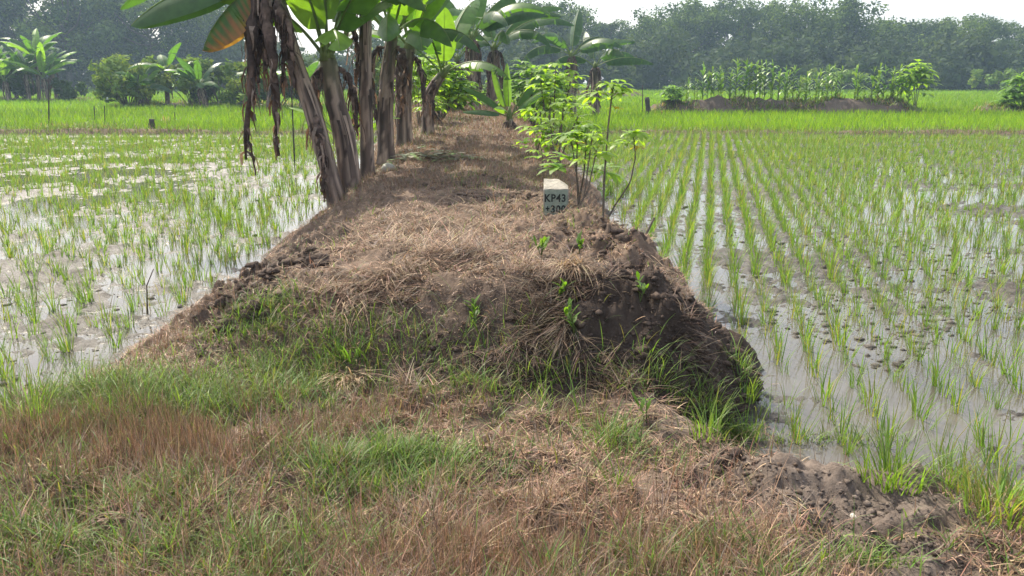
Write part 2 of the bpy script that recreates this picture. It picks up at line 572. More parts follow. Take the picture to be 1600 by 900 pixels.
# dry upright
i = ~isg
dens = i & (r.rand(len(x)) < .45)
m = dens.sum()
P = np.stack([x[dens], y[dens], z[dens] - .005], 1)
tall = sst(.5, .62, fbm(x[dens], y[dens], 1.3, 2, 151)) * (~onbank[dens])
L = (.03 + .11 * r.rand(m) ** 1.7) * (1 + .8 * tall)
L = np.where(onbank[dens], L * .55, L)
blades(gd, P, r.rand(m) * 6.283, L, .002 + .003 * r.rand(m), .05 + .85 * r.rand(m), 1.0 * r.rand(m),
       pick([BROWN, TAN, PINK, GREYB], [.34, .20, .28, .18], m, r, .55), 2)
# dry lying litter
dens = i & (r.rand(len(x)) < .75)
m = dens.sum()
P = np.stack([x[dens], y[dens], z[dens] + .002 + .012 * r.rand(m)], 1)
L = .03 + .09 * r.rand(m) ** 2
L = np.where(onbank[dens], L * .8, L)
h = r.rand(m) * 6.283
blades(gd, P, h, L, .0028 + .0035 * r.rand(m), 1.0 + .45 * r.rand(m), .2 + .5 * r.rand(m),
       pick([BROWN, TAN, PINK, GREYB], [.34, .26, .20, .20], m, r, .6), 3, twist=h + 1.57 + .6 * (r.rand(m) - .5))

# far part of the bank, 8..45 m: stubble
n = 90000
x = -1.2 + (r.rand(n) - .5) * 7; y = 8 * (46 / 8) ** r.rand(n)
xl, xr = edges(y)
k = (x > xl + .1) & (x < xr - .1)
x = x[k]; y = y[k]; z = height(x, y); m = len(x)
gmk = np.clip(green_mask(x, y) + sst(12, 30, y) * .15, 0, 1)
c = np.where((r.rand(m) < gmk * .8 + .03)[:, None], pick([GREEN, OLIVE], [.5, .5], m, r), pick([BROWN, TAN, PINK, GREYB], [.36, .16, .34, .14], m, r))
blades(gd, np.stack([x, y, z - .005], 1), r.rand(m) * 6.283, (.04 + .09 * r.rand(m)) * (1 + y / 40), (.003 + .003 * r.rand(m)) * (y / 8),
       .2 + 1.0 * r.rand(m), .6 * r.rand(m), c, 2)

# reddish tall feathery grass in the left and bottom foreground
for px, py, rx, ry, cnt, hh in [(170, 690, .55, .16, 5200, .17), (480, 640, .35, .1, 1500, .15), (330, 700, .35, .12, 2000, .15),
                                (700, 880, .55, .1, 4200, .13), (900, 860, .5, .14, 2500, .12), (60, 700, .3, .12, 1500, .15), (260, 540, .32, .25, 1300, .12),
                                (850, 640, .45, .12, 1300, .11), (1200, 800, .3, .18, 1500, .09), (1420, 745, .3, .09, 2200, .09), (1530, 775, .2, .08, 1000, .1)]:
    p = atZ(px, py, .3)
    cx = p.x + r.randn(cnt) * rx * .85; cy = p.y + r.randn(cnt) * ry * 1.3
    m = cnt
    zz = height(cx, cy)
    kk = (zz > .04) & (r.rand(m) < sst(.3, .6, fbm(cx, cy, 3.5, 2, 221)) * .9) & (soil_mask(cx, cy) < .5)
    blades(gd, np.stack([cx, cy, zz - .004], 1)[kk], (r.rand(m) * 6.283)[kk], (hh * (.55 + .7 * r.rand(m)))[kk], (.0018 + .0014 * r.rand(m))[kk],
           (.05 + .4 * r.rand(m))[kk], (.5 * r.rand(m))[kk], pick([PINK, BROWN, TAN, OLIVE], [.36, .30, .20, .14], m, r, .45)[kk], 3)

# long straw thrown over the crest of the bank end
for px, py, rx, ry, cnt, zz0 in [(800, 440, .75, .25, 5200, .0), (700, 420, .5, .3, 2200, 0), (1000, 470, .35, .35, 1900, 0), (560, 440, .4, .25, 1100, 0),
                                 (900, 430, .12, .06, 420, .03), (1050, 560, .25, .2, 700, 0), (700, 370, .7, .6, 1800, 0), (780, 330, .45, .45, 1300, 0),
                                 (640, 620, .12, .08, 330, .03), (930, 500, .3, .1, 1500, .01), (850, 540, .4, .12, 1100, .01), (1000, 580, .3, .12, 1300, .01), (1100, 590, .2, .15, 800, .0), (1050, 640, .25, .1, 300, 0), (1120, 530, .2, .3, 1300, 0), (1060, 460, .2, .35, 1200, 0), (1000, 540, .4, .2, 1800, 0), (880, 510, .4, .15, 1400, 0)]:
    p = ground_at(px, py)
    cx = p.x + r.randn(cnt) * rx * .55; cy = p.y + r.randn(cnt) * ry * .6
    zz = height(cx, cy)
    e = .05
    nx = -(height(cx + e, cy) - zz) / e; ny = -(height(cx, cy + e) - zz) / e
    down = np.arctan2(ny, nx)
    sl = np.sqrt(nx * nx + ny * ny)
    h = down + r.randn(cnt) * np.clip(1.8 - sl * 1.0, .8, 2.5)
    cl_ = fbm(cx, cy, 4.5, 2, 201)
    h = down + (fbm(cx, cy, 3.2, 2, 211) - .5) * 7 + (h - down) * .45
    kp = (r.rand(cnt) < sst(.36, .56, cl_)) & (r.rand(cnt) > .35 * np.clip(dark_face(cx, cy) * 1.2 - .15 + sst(.7, 1.3, sl) * .5, 0, 1))
    L = .06 + .20 * r.rand(cnt) ** 1.8
    lean = 1.15 + np.cos(h - down) * np.arctan(sl) * .75 + .25 * r.randn(cnt)
    bd = .25 + .5 * r.rand(cnt); wd_ = .0025 + .0035 * r.rand(cnt); cc_ = pick([TAN, BROWN, GREYB, PINK], [.36, .26, .24, .14], cnt, r, .5)
    df_ = dark_face(cx, cy)[:, None]; cc_ = cc_ * (1 - df_ * .55)  # straw colour darkened too, following the painted shade of the cut end
    tw_ = h + 1.57 + .5 * (r.rand(cnt) - .5); zz = zz + .01 + zz0 + .03 * r.rand(cnt)
    blades(gd, np.stack([cx, cy, zz], 1)[kp], h[kp], L[kp], wd_[kp], lean[kp], bd[kp], cc_[kp], 4, twist=tw_[kp])
tag(gd.build('dry_grass', M_dry), 'dry brown grass, stubble and straw covering the bank and the foreground', 'dry grass', kind='stuff')

# green longer grass on the left slope and along the banks
for px, py, rx, ry, cnt, hh in [(560, 540, .5, .2, 380, .19), (300, 640, .5, .25, 1300, .19), (180, 620, .4, .3, 1300, .2), (460, 580, .5, .2, 750, .15),
                                (860, 600, .3, .1, 130, .22), (1010, 600, .2, .1, 140, .22), (1120, 660, .16, .1, 240, .2), (1170, 600, .1, .1, 130, .2),
                                (960, 700, .12, .12, 260, .16), (600, 720, .3, .14, 2600, .11), (400, 500, .3, .15, 700, .13), (720, 600, .4, .1, 250, .16),
                                (1340, 880, .15, .05, 200, .12), (1100, 870, .2, .06, 300, .12), (100, 860, .5, .12, 700, .15), (480, 860, .4, .12, 500, .14),
                                (230, 780, .4, .12, 900, .13), (780, 530, .4, .12, 130, .15), (1130, 690, .25, .1, 420, .12), (1300, 700, .4, .06, 260, .12)]:
    p = ground_at(px, py)
    cx = p.x + r.randn(cnt) * rx * .55; cy = p.y + r.randn(cnt) * ry * .6
    m = cnt
    blades(gg, np.stack([cx, cy, height(cx, cy) - .004], 1), r.rand(m) * 6.283, hh * (.45 + .8 * r.rand(m)), .003 + .004 * r.rand(m), .1 + .6 * r.rand(m), .4 + 1.1 * r.rand(m),
           pick([GREEN, GREEN2, OLIVE], [.5, .32, .18], m, r), 4)
tag(gg.build('green_grass', M_grass), 'green grass growing through the dry grass of the foreground slope', 'grass', kind='stuff')

# ------------------------------------------------------------------ soil clods (stuff)
r = RS(33)
ico_v = []
import bmesh
bm = bmesh.new(); bmesh.ops.create_icosphere(bm, subdivisions=2, radius=1)
ico_v = np.array([v.co[:] for v in bm.verts]); ico_f = np.array([[v.index for v in f.verts] for f in bm.faces]); bm.free()
bm = bmesh.new(); bmesh.ops.create_icosphere(bm, subdivisions=1, radius=1)
ico1_v = np.array([v.co[:] for v in bm.verts]); ico1_f = np.array([[v.index for v in f.verts] for f in bm.faces]); bm.free()
gc = Geo()


def clod(g, x, y, z, s, col, r, hi=True):
    v = ico_v if hi else ico1_v; f = ico_f if hi else ico1_f
    k = r.rand(3) * 20
    d = 1 + .95 * (fbm(v[:, 0] * 1.3 + k[0] + v[:, 2], v[:, 1] * 1.3 + k[1] - v[:, 2] * .7, 2.1, 4, int(k[2] * 50), .6) - .5) * 2
    v = v * d[:, None] * np.array([s * (.8 + .5 * r.rand()), s * (.8 + .5 * r.rand()), s * (.5 + .35 * r.rand())])
    a = r.rand() * 6.28; ca, sa = math.cos(a), math.sin(a)
    v = np.stack([v[:, 0] * ca - v[:, 1] * sa, v[:, 0] * sa + v[:, 1] * ca, v[:, 2]], 1) + np.array([x, y, z])
    g.add(v, np.asarray(col) * (.75 + .5 * r.rand()), None, f)


DK = np.array([.075, .056, .045]); BR = np.array([.125, .092, .07]); GY = np.array([.135, .108, .09])
for px, py, rx, ry, cnt, s, col in [(420, 430, .3, .2, 130, .045, DK), (370, 480, .2, .2, 90, .045, DK), (480, 400, .25, .15, 60, .035, BR), (490, 345, .2, .25, 80, .05, DK),
                                    (800, 315, .45, .35, 200, .04, BR), (880, 355, .2, .2, 60, .025, BR), (720, 290, .4, .2, 70, .04, BR), (960, 380, .15, .25, 90, .045, DK), (600, 265, .5, .4, 60, .05, BR),
                                    (1050, 520, .3, .25, 110, .03, DK), (950, 590, .3, .12, 90, .03, DK), (1120, 600, .18, .15, 90, .03, DK), (820, 560, .3, .12, 70, .03, DK), (700, 560, .3, .12, 60, .03, DK),
                                    (1330, 850, .35, .2, 420, .011, GY), (1240, 770, .35, .15, 300, .011, GY), (1150, 740, .2, .12, 160, .014, BR), (1060, 690, .2, .1, 140, .013, BR), (1420, 880, .3, .12, 260, .011, GY), (1370, 800, .2, .05, 40, .02, GY), (1180, 610, .14, .18, 160, .03, DK), (1140, 640, .2, .1, 160, .026, DK), (1000, 540, .4, .25, 420, .014, DK), (1100, 560, .25, .25, 300, .014, DK),
                                    (1380, 860, .15, .06, 90, .02, DK), (1120, 720, .12, .06, 70, .03, DK), (350, 760, .6, .12, 100, .02, BR), (800, 760, .5, .12, 80, .018, BR)]:
    p = ground_at(px, py)
    for j in range(int(cnt * 1.4)):
        cx = p.x + r.randn() * rx * .6; cy = p.y + r.randn() * ry * .7
        ss = s * (.22 + .75 * r.rand() ** 2)
        zc = hz(cx, cy)
        if zc < .03: continue
        clod(gc, cx, cy, zc - ss * .12, ss, col, r, ss > .02)
tag(gc.build('soil_clods', M_soil), 'lumps of dug earth bedded in the bank and its edges', 'soil', kind='stuff')

# mud lumps lying in the shallow water
gm_ = Geo()
MUDC = np.array([.075, .065, .054])
for j in range(11000):
    yv = 3.6 * (24 / 3.6) ** r.rand(); side = 1 if r.rand() < .8 else -1
    xv = side * (1.2 + r.rand() * (yv * .75))
    tb, tp = zone(np.array([xv]), np.array([yv]))
    if tb[0] > -.05 or tp[0] > 0: continue
    if fbm(np.array([xv]), np.array([yv]), .8, 2, 191)[0] < .52: continue
    ss = (.005 + .024 * r.rand() ** 5) * (1 + yv * .05)
    clod(gm_, xv, yv, -ss * .15, ss, MUDC, r, False)
tag(gm_.build('mud_lumps', solid_mat('wet_mud', .65, .25, 20, .3, .4, 60), smooth=True), 'small dark mud lumps breaking the water of the paddies', 'mud', kind='stuff')

# ------------------------------------------------------------------ rice
RICE = np.array([.125, .225, .04]); RICE2 = np.array([.175, .265, .055]); RICEY = np.array([.26, .25, .08])


def rice_clump_geo(g, x, y, h, r, nb=14, spread=.03, z=-.01, wid=1.0):
    a = r.rand(nb) * 6.283; d = r.rand(nb) ** .5 * spread
    P = np.stack([x + np.cos(a) * d, y + np.sin(a) * d, np.full(nb, z)], 1)
    blades(g, P, a + r.randn(nb) * .5, h * (.55 + .55 * r.rand(nb)), wid * (.0045 + .003 * r.rand(nb)), .04 + .35 * r.rand(nb) ** 1.3, .25 + .8 * r.rand(nb) ** 1.5,
           pick([RICE, RICE2, RICEY], [.48, .34, .18], nb, r, .25, .08), 3)


protos = []
for v in range(14):
    g = Geo(); rr = RS(300 + v)
    rice_clump_geo(g, 0, 0, .22 + .08 * rr.rand(), rr, int(7 + rr.randint(16)), .025 + .03 * rr.rand(), wid=1.05)
    protos.append(g.mesh('rice_clump', M_rice))

ang = R(13.6)
rd = np.array([math.sin(ang), math.cos(ang)]); rp = np.array([math.cos(ang), -math.sin(ang)])
cl = []
r = RS(44)
# right field: rows
for irow in range(-40, 140):
    for k in range(0, 200):
        q = rp * (irow * .22 + .07) + rd * (k * .14)
        fade = sst(0, 3.0, irow * .22 - 1.2)
        q = q + r.randn(2) * (.018 + .065 * fade)
        xx, y_ = q
        if y_ < 2.4 or y_ > 25.2: continue
        if xx > y_ * .80 + 1.2 or xx < 0: continue
        tb, tp = zone(np.array([xx]), np.array([y_]))
        if tb[0] > -.12 or tp[0] > -.22: continue
        miss = .05 + .24 * fade * (1 - sst(9, 18, y_))
        if r.rand() < miss: continue
        cl.append((xx, y_, 'R', 1.35 - .35 * fade))
# left field: broadcast seedlings, rows only loosely kept
for irow in range(0, 120):
    for k in range(0, 170):
        q = np.array([-2.3 - irow * .2, 2.6 + k * .15]) + r.randn(2) * .09
        xx, y_ = q
        if y_ > 25.2 or xx < -(y_ * .80 + 1.2): continue
        tb, tp = zone(np.array([xx]), np.array([y_]))
        if tb[0] > -.12 or tp[0] > -.12: continue
        if r.rand() < .14 + .3 * (fbm(np.array([xx]), np.array([y_]), .5, 2, 161)[0] > .55): continue
        cl.append((xx, y_, 'L', 1.0))


def inview(x, y, z=0, mgn=25):
    d = Vector((x, y, z - CZ)); f = d.dot(FW)
    if f <= 0: return False
    px = 800 + F * d.x / f; py = 450 - F * d.dot(UP) / f
    return -mgn < px < 1600 + mgn and -mgn < py < 900 + mgn


def proj(x, y, z=0):
    d = Vector((x, y, z - CZ)); f = d.dot(FW)
    return 800 + F * d.x / f, 450 - F * d.dot(UP) / f


vis = sorted([c for c in cl if inview(c[0], c[1])], key=lambda c: c[1])
near = vis[:300]; nearset = set((c[0], c[1]) for c in near)
ORD = ['first', 'second', 'third', 'fourth', 'fifth', 'sixth', 'seventh', 'eighth', 'ninth', 'tenth', 'eleventh', 'twelfth', 'thirteenth', 'fourteenth',
       'fifteenth', 'sixteenth', 'seventeenth', 'eighteenth', 'nineteenth', 'twentieth']
TENS = {2: 'twenty', 3: 'thirty', 4: 'forty', 5: 'fifty', 6: 'sixty', 7: 'seventy'}


def ordw(n):
    if n <= 20: return ORD[n - 1]
    if n % 10 == 0: return TENS[n // 10][:-1] + 'ieth'
    return TENS[n // 10] + '-' + ORD[n % 10 - 1]


# labels: clumps are counted along depth bands out from the earth bank
bands = {}
for c in near:
    bands.setdefault((c[2], int((c[1] - 2.4) / .32)), []).append(c)
bnames = {}
for side in 'RL':
    keys = sorted(k for k in bands if k[0] == side)
    for i, k in enumerate(keys): bnames[k] = ordw(i + 1)
r = RS(45)
for key in sorted(bands):
    lst = sorted(bands[key], key=lambda c: abs(c[0]))
    side = 'right' if key[0] == 'R' else 'left'
    for i, c in enumerate(lst):
        sc_ = .65 + .55 * r.rand()
        o = bpy.data.objects.new('rice_clump', protos[r.randint(len(protos))]); COL.objects.link(o)
        o.location = (c[0], c[1], 0); o.rotation_euler = (r.randn() * .06, r.randn() * .06, r.rand() * 6.283)
        o.scale = (sc_, sc_, sc_ * (.85 + .3 * r.rand()))
        tag(o, '%s rice clump out from the bank in %s cross row of the %s paddy' % (ordw(i + 1), bnames[key], side), 'rice plant', 'young rice clumps in the %s flooded paddy' % side)
g = Geo()
r = RS(46)
for c in cl:
    if (c[0], c[1]) in nearset: continue
    yv = c[1]
    h = (.14 + .12 * r.rand()) * (.85 + .3 * r.rand()) * c[3]
    rice_clump_geo(g, c[0], yv, h, r, max(4, int(np.interp(yv, [5, 12, 25], [13, 10, 8]) * (.5 + .9 * r.rand()))), .035, -.01, np.interp(yv, [5, 12, 25], [1.15, 1.55, 2.4]))
tag(g.build('rice_seedlings', M_rice), 'rows of young rice seedlings standing in the shallow water farther out', 'rice', kind='stuff')

# bright dense rice of the fields beyond
r = RS(47)
g = Geo()
n = 120000
y = 26.0 * (150 / 26.0) ** (r.rand(n) ** 1.05)
x = (r.rand(n) * 2 - 1) * (y * .82 + 4)
xl, xr = edges(y)
k = ~((x > xl) & (x < xr) & (y < 60))
x = x[k]; y = y[k]; m = len(x)
zb = np.where(y < 48.5, height(x, np.minimum(y, 48.5)), .05) - .02
hh = .24 + .16 * r.rand(m) + .08 * (fbm(x, y, .15, 2, 171) - .5)
FG = np.array([.14, .25, .018]); FG2 = np.array([.19, .285, .022]); FG3 = np.array([.105, .195, .02])
patch = sst(.4, .6, fbm(x, y * 2.5, .05, 2, 181))[:, None]
C = pick([FG, FG2, FG3], [.5, .3, .2], m, r, .22, .06) * (.9 + .2 * patch)
blades(g, np.stack([x, y, zb], 1), r.rand(m) * 6.283, hh, (.018 + .012 * r.rand(m)) * (y / 26), .1 + .4 * r.rand(m), .5 * r.rand(m), C, 2, twist=(r.rand(m) - .5) * 1.2)
tag(g.build('field_rice', M_rice), 'dense bright green rice filling the fields beyond the flooded paddies', 'rice', kind='stuff')

# darker grass edge of the cross bund
g = Geo()
n = 9000
x = (r.rand(n) * 2 - 1) * 24; y = 25.6 + r.randn(n) * .22
xl, xr = edges(y); k = ~((x > xl) & (x < xr)); x = x[k]; y = y[k]; m = len(x)
blades(g, np.stack([x, y, height(x, y) - .02], 1), r.rand(m) * 6.283, .10 + .22 * r.rand(m), .012 + .012 * r.rand(m), .1 + .8 * r.rand(m), .8 * r.rand(m),
       pick([GREEN, OLIVE, GREEN2, GREYB], [.4, .3, .15, .15], m, r), 2)
tag(g.build('bund_grass', M_grass), 'strip of darker grass along the low bund behind the flooded paddies', 'grass', kind='stuff')

# ------------------------------------------------------------------ single grass tufts, weeds
def tuft(px, py, h, nb, spread, label, cols=(GREEN2, GREEN, RICE2), z=None, group=None, name='grass_tuft', wid=1.0, seed=0):
    p = ground_at(px, py) if z is None else atZ(px, py, z)
    r = RS(500 + seed)
    g = Geo()
    a = r.rand(nb) * 6.283; d = r.rand(nb) ** .6 * spread
    P = np.stack([np.cos(a) * d, np.sin(a) * d, np.full(nb, -.015)], 1)
    blades(g, P, a + r.randn(nb) * .6, h * (.4 + .75 * r.rand(nb)), wid * (.004 + .004 * r.rand(nb)), .05 + .5 * r.rand(nb) ** 1.3, .3 + 1.0 * r.rand(nb),
           pick(cols, [.5, .3, .2], nb, r), 4)
    o = g.build(name, M_rice)
    o.location = p
    return tag(o, label, 'grass tuft', group)


tuft(1395, 745, .23, 150, .13, 'large bright grass tuft at the right water edge above bare soil', seed=1)
tuft(1565, 790, .21, 240, .16, 'yellow green grass tuft at the right picture edge on the bank', (RICE2, RICEY, RICE), seed=2)
tuft(1480, 755, .20, 60, .08, 'sparse grass tuft between the two bigger ones on the right bank', seed=3)
tuft(50, 665, .30, 190, .10, 'upright bright grass tuft at the left water edge', seed=4)
tuft(350, 345, .38, 190, .22, 'bright green grass clump in the left paddy near the banana trunks', z=0, seed=5)
tuft(1025, 300, .42, 170, .32, 'dense green grass clump in the right paddy behind the cassava stems', z=0, seed=6)
tuft(1135, 292, .25, 60, .16, 'low grass clump between rice rows right of the cassava', z=0, seed=7)
tuft(1165, 625, .24, 26, .05, 'tall thin grass tuft at the dark right foot of the bank', seed=8)
tuft(1105, 675, .20, 40, .08, 'bent grass tuft below the dark cut face of the bank', seed=9)
tuft(545, 560, .22, 22, .05, 'broad bladed grass tuft on the middle of the front slope', (GREEN, GREEN2, RICE), wid=2.2, seed=10)
tuft(850, 640, .26, 14, .04, 'thin upright grass tuft below the centre of the bank end', (GREEN2, RICE2, OLIVE), seed=11)
tuft(915, 650, .28, 16, .05, 'long stemmed grass tuft in front of the dark cut face', (GREEN2, RICE2, OLIVE), seed=12)
tuft(965, 760, .20, 40, .04, 'narrow grass tuft standing in the dry grass right of centre', (GREEN, OLIVE, GREEN2), seed=13)


def weed(px, py, h, nl, label, seed, z=None):
    r = RS(700 + seed); p = ground_at(px, py)
    t = thing('weed_plant', label, 'weed', p)
    g = Geo(); gl = Geo()
    for s in range(max(2, nl // 5)):
        a = r.rand() * 6.28; top = Vector((math.cos(a) * h * .4, math.sin(a) * h * .4, h * (.6 + .5 * r.rand())))
        tube(g, [(0, 0, -.02), top * .5 + Vector((0, 0, .02)), top], [.003, .0025, .0015], (.1, .14, .04), 5)
        for k in range(5):
            f = .35 + .65 * k / 4; b = r.rand() * 6.28
            q = top * f
            lens(gl, q, b, .3 + .8 * r.rand(), .045 + .04 * r.rand(), .016 + .008 * r.rand(), vary((.10, .19, .03), 1, r)[0])
    g.build('stem', M_twig, t); gl.build('foliage', M_cass, t)
    return t


def lens(g, base, az, pitch, L, W, col, droop=.4, n=4):
    """lance shaped leaf: pitch measured from vertical"""
    hd = Vector((math.cos(az), math.sin(az), 0)); sd = Vector((-math.sin(az), math.cos(az), 0))
    p = Vector(base); V = []
    for i in range(n + 1):
        t = i / n
        w = W * .5 * math.sin(math.pi * min(1, (t * .92 + .05))) ** .8 if i < n else 0
        nrm = Vector((0, 0, 1)) * .15 * w
        V += [tuple(p - sd * w + nrm), tuple(p + sd * w + nrm)]
        a = pitch + droop * t
        p = p + (hd * math.sin(a) + Vector((0, 0, math.cos(a)))) * (L / n)
    q = [(2 * i, 2 * i + 1, 2 * i + 3, 2 * i + 2) for i in range(n)]
    g.add(V, np.asarray(col), q)


def straw_bunch(px, py, n, h, label, seed):
    r = RS(800 + seed); p = ground_at(px, py); g = Geo()
    d = r.rand(n) * .09; a = r.rand(n) * 6.28
    P = np.stack([np.cos(a) * d, np.sin(a) * d * .5, .02 + .03 * r.rand(n)], 1)
    hd = -1.57 + r.randn(n) * .6
    blades(g, P, hd, h * (.4 + .8 * r.rand(n)), .003 + .004 * r.rand(n), 1.1 + .3 * r.randn(n), .5 + .7 * r.rand(n), pick([(.55, .43, .28), (.42, .32, .21), TAN], [.4, .35, .25], n, r), 4, twist=hd + 1.57)
    o = g.build('straw_bunch', M_dry); o.location = p
    return tag(o, label, 'straw')


straw_bunch(893, 432, 130, .22, 'pale bunch of straw draped over the top of the bank end', 1)
straw_bunch(545, 603, 110, .22, 'pale straw bunch lying on the green lower front slope', 2)
weed(845, 400, .10, 20, 'bright broadleaf weed in the straw below the marker post', 1)
weed(905, 395, .08, 14, 'small pale weed right of the bright one below the marker post', 2)
weed(870, 470, .12, 14, 'green weed under the pale straw bunch on the bank end', 3)
weed(1000, 470, .09, 10, 'little weed at the upper right of the cut face', 4)
weed(900, 525, .16, 16, 'broadleaf weed in the middle of the dark cut face', 5)
weed(1010, 660, .13, 10, 'weed with narrow leaves at the foot of the cut face', 6)
weed(740, 510, .12, 14, 'dark leafed weed on the front slope left of the cut face', 7)

# ------------------------------------------------------------------ banana plants
BL = np.array([.075, .16, .032]); BLY = np.array([.16, .28, .04]); BLD = np.array([.05, .11, .038])
DEAD = np.array([.16, .105, .075]); DEADO = np.array([.36, .17, .06]); DEADG = np.array([.13, .105, .09])


def banana_leaf(az, el0, L, W, droop, r, col, tear=.12, hinge=-.25, pet=.35, dead=False, edge=None, N=26, z0=0.0, off=0.03):
    """one leaf in plant space; returns (Geo) starting at the stem top (0,0,z0)"""
    g = Geo()
    hd = np.array([math.cos(az), math.sin(az), 0]); sd = np.array([-math.sin(az), math.cos(az), 0]); upv = np.array([0, 0, 1.])
    tot = pet + L
    p = np.array([0, 0, z0]) + hd * off
    pts = []; els = []
    n_all = N + 6
    ds = tot / n_all
    for i in range(n_all + 1):
        t = i / n_all
        el = el0 - droop * t ** 1.35
        el = max(el, -1.52)
        pts.append(p.copy()); els.append(el)
        p = p + (hd * math.cos(el) + upv * math.sin(el)) * ds
    rib = [tuple(q) for q in pts[::2]]
    rc = DEAD * .8 if dead else np.array([.16, .22, .07])
    tube(g, rib, np.linspace(.022, .004, len(rib)) * (1 if L > 1 else .6), rc, 6, cap=False)
    i0 = int(n_all * pet / tot)
    for s in (-1, 1):
        grp = 0; hj = hinge + r.randn() * .08; first = True
        i = i0
        while i < n_all:
            j = i + 1
            while j < n_all and r.rand() > tear: j += 1
            hj = hinge + (r.randn() * .16 if tear > .05 else 0)
            V = []; C = []
            m = j - i + 1
            for a in range(i, j + 1):
                t = (a - i0) / max(1, (n_all - i0))
                w = W * .5 * max(0.02, math.sin(math.pi * (min(1, t * .97 + .03)) ** .75)) ** .55
                if a == n_all: w = .01
                el = els[a]
                nrm = -hd * math.sin(el) + upv * math.cos(el)
                tang = hd * math.cos(el) + upv * math.sin(el)
                # ragged gap: outer points of a group squeeze to its middle
                mid = (i + j) / 2
                sq = (mid - a) / max(1, m) * (.35 if tear > .05 else 0) * ds * 2
                for fx, hf in ((0.0, 0), (.5, .55), (1.0, 1.0)):
                    ang_ = hj * (.5 + .6 * hf)
                    q = pts[a] + (sd * s * math.cos(ang_) + nrm * math.sin(ang_)) * w * fx + tang * (sq * fx + w * .18 * fx)
                    if dead: q = q + r.randn(3) * .012 * fx
                    V.append(q)
                    cc = col * (.92 + .16 * r.rand()) if not dead else col * (.6 + .8 * r.rand())
                    if edge is not None and fx == 1.0: cc = edge * (.7 + .6 * r.rand())
                    if edge is not None and fx == .5 and r.rand() < .35: cc = edge * .8
                    C.append(cc)
            q = []
            for a in range(m - 1):
                for b in range(2):
                    q.append((a * 3 + b, a * 3 + b + 1, a * 3 + b + 4, a * 3 + b + 3))
            g.add(V, np.array(C), q)
            i = j
    return g


def stem_geo(path, r0, r1, r, cols=None, sides=18, dens=30):
    """banana pseudostem: overlapping sheaths, ridges, brown mottling"""
    g = Geo()
    pv = [Vector(p) for p in path]
    # resample
    pts = []; n = dens
    seg = len(pv) - 1
    for i in range(n):
        t = i / (n - 1) * seg; k = min(int(t), seg - 1); f = t - k
        p0 = pv[max(k - 1, 0)]; p1 = pv[k]; p2 = pv[k + 1]; p3 = pv[min(k + 2, seg)]
        pts.append(.5 * ((2 * p1) + (p2 - p0) * f + (2 * p0 - 5 * p1 + 4 * p2 - p3) * f * f + (3 * p1 - p0 - 3 * p2 + p3) * f ** 3))
    ph = r.rand(4) * 6.28
    V = []; C = []
    A = np.array([.18, .13, .108]); B = np.array([.075, .055, .045]); Cc = np.array([.30, .225, .175]); D = np.array([.11, .125, .06])
    if cols is not None: D = cols
    for i, p in enumerate(pts):
        t = i / (n - 1)
        rad = (r0 + (r1 - r0) * t) * .88
        rad *= 1 + .22 * max(0, .12 - t) / .12
        tg = (pts[min(i + 1, n - 1)] - pts[max(i - 1, 0)]).normalized()
        a = tg.cross(Vector((0, 1, 0))).normalized(); b = tg.cross(a)
        for k in range(sides):
            an = 2 * math.pi * k / sides
            rg = 1 + .07 * math.sin(2 * an + ph[0] + t * 2.2) + .05 * math.sin(5 * an + ph[1] - t * 3) + .04 * (((an * 3 / 6.283 + t * 2.5 + ph[2]) % 1) - .5)
            q = p + (a * math.cos(an) + b * math.sin(an)) * rad * rg
            V.append(tuple(q))
            s1 = float(fbm(np.array([an * 2.2 + ph[3]]), np.array([t * 2.2]), 1.4, 3, 7)[0]); s2 = float(vnoise(np.array([an * 3 + 9]), np.array([t * 7.0 + ph[1]]), 5))
            c = A * (1 - s1) + B * s1
            if s1 < .45: c = Cc
            if s2 > .66: c = B * .8
            c = c * (1 - sst(.55, 1, t) * .6) + D * sst(.55, 1, t) * .6
            C.append(c)
    q = []
    for i in range(n - 1):
        for k in range(sides):
            k2 = (k + 1) % sides
            q.append((i * sides + k, i * sides + k2, (i + 1) * sides + k2, (i + 1) * sides + k))
    g.add(V, np.array(C), q)
    # peeling dry sheath strips
    for s in range(24):
        i = int((.4 + .58 * r.rand()) * (n - 1)); an = r.rand() * 6.28
        p = pts[i]; rad = r0 + (r1 - r0) * i / (n - 1)
        ln = .18 + .35 * r.rand(); w = .008 + .018 * r.rand()
        o = Vector((math.cos(an), math.sin(an), 0)); sd = Vector((-o.y, o.x, 0))
        V = []
        for k in range(5):
            f = k / 4
            i2 = max(0, i - int(f * ln / max(.01, (pts[-1] - pts[0]).length) * n))
            c = pts[i2] + o * (rad * 1.08 + .05 * f * f * (1 if r.rand() > .3 else .3)) 
            ww = w * (1 - .8 * f)
            V += [tuple(c - sd * ww), tuple(c + sd * ww)]
        g.add(V, (Cc if r.rand() < .5 else B) * (.7 + .5 * r.rand()), [(2 * k, 2 * k + 1, 2 * k + 3, 2 * k + 2) for k in range(4)])
    return g, pts


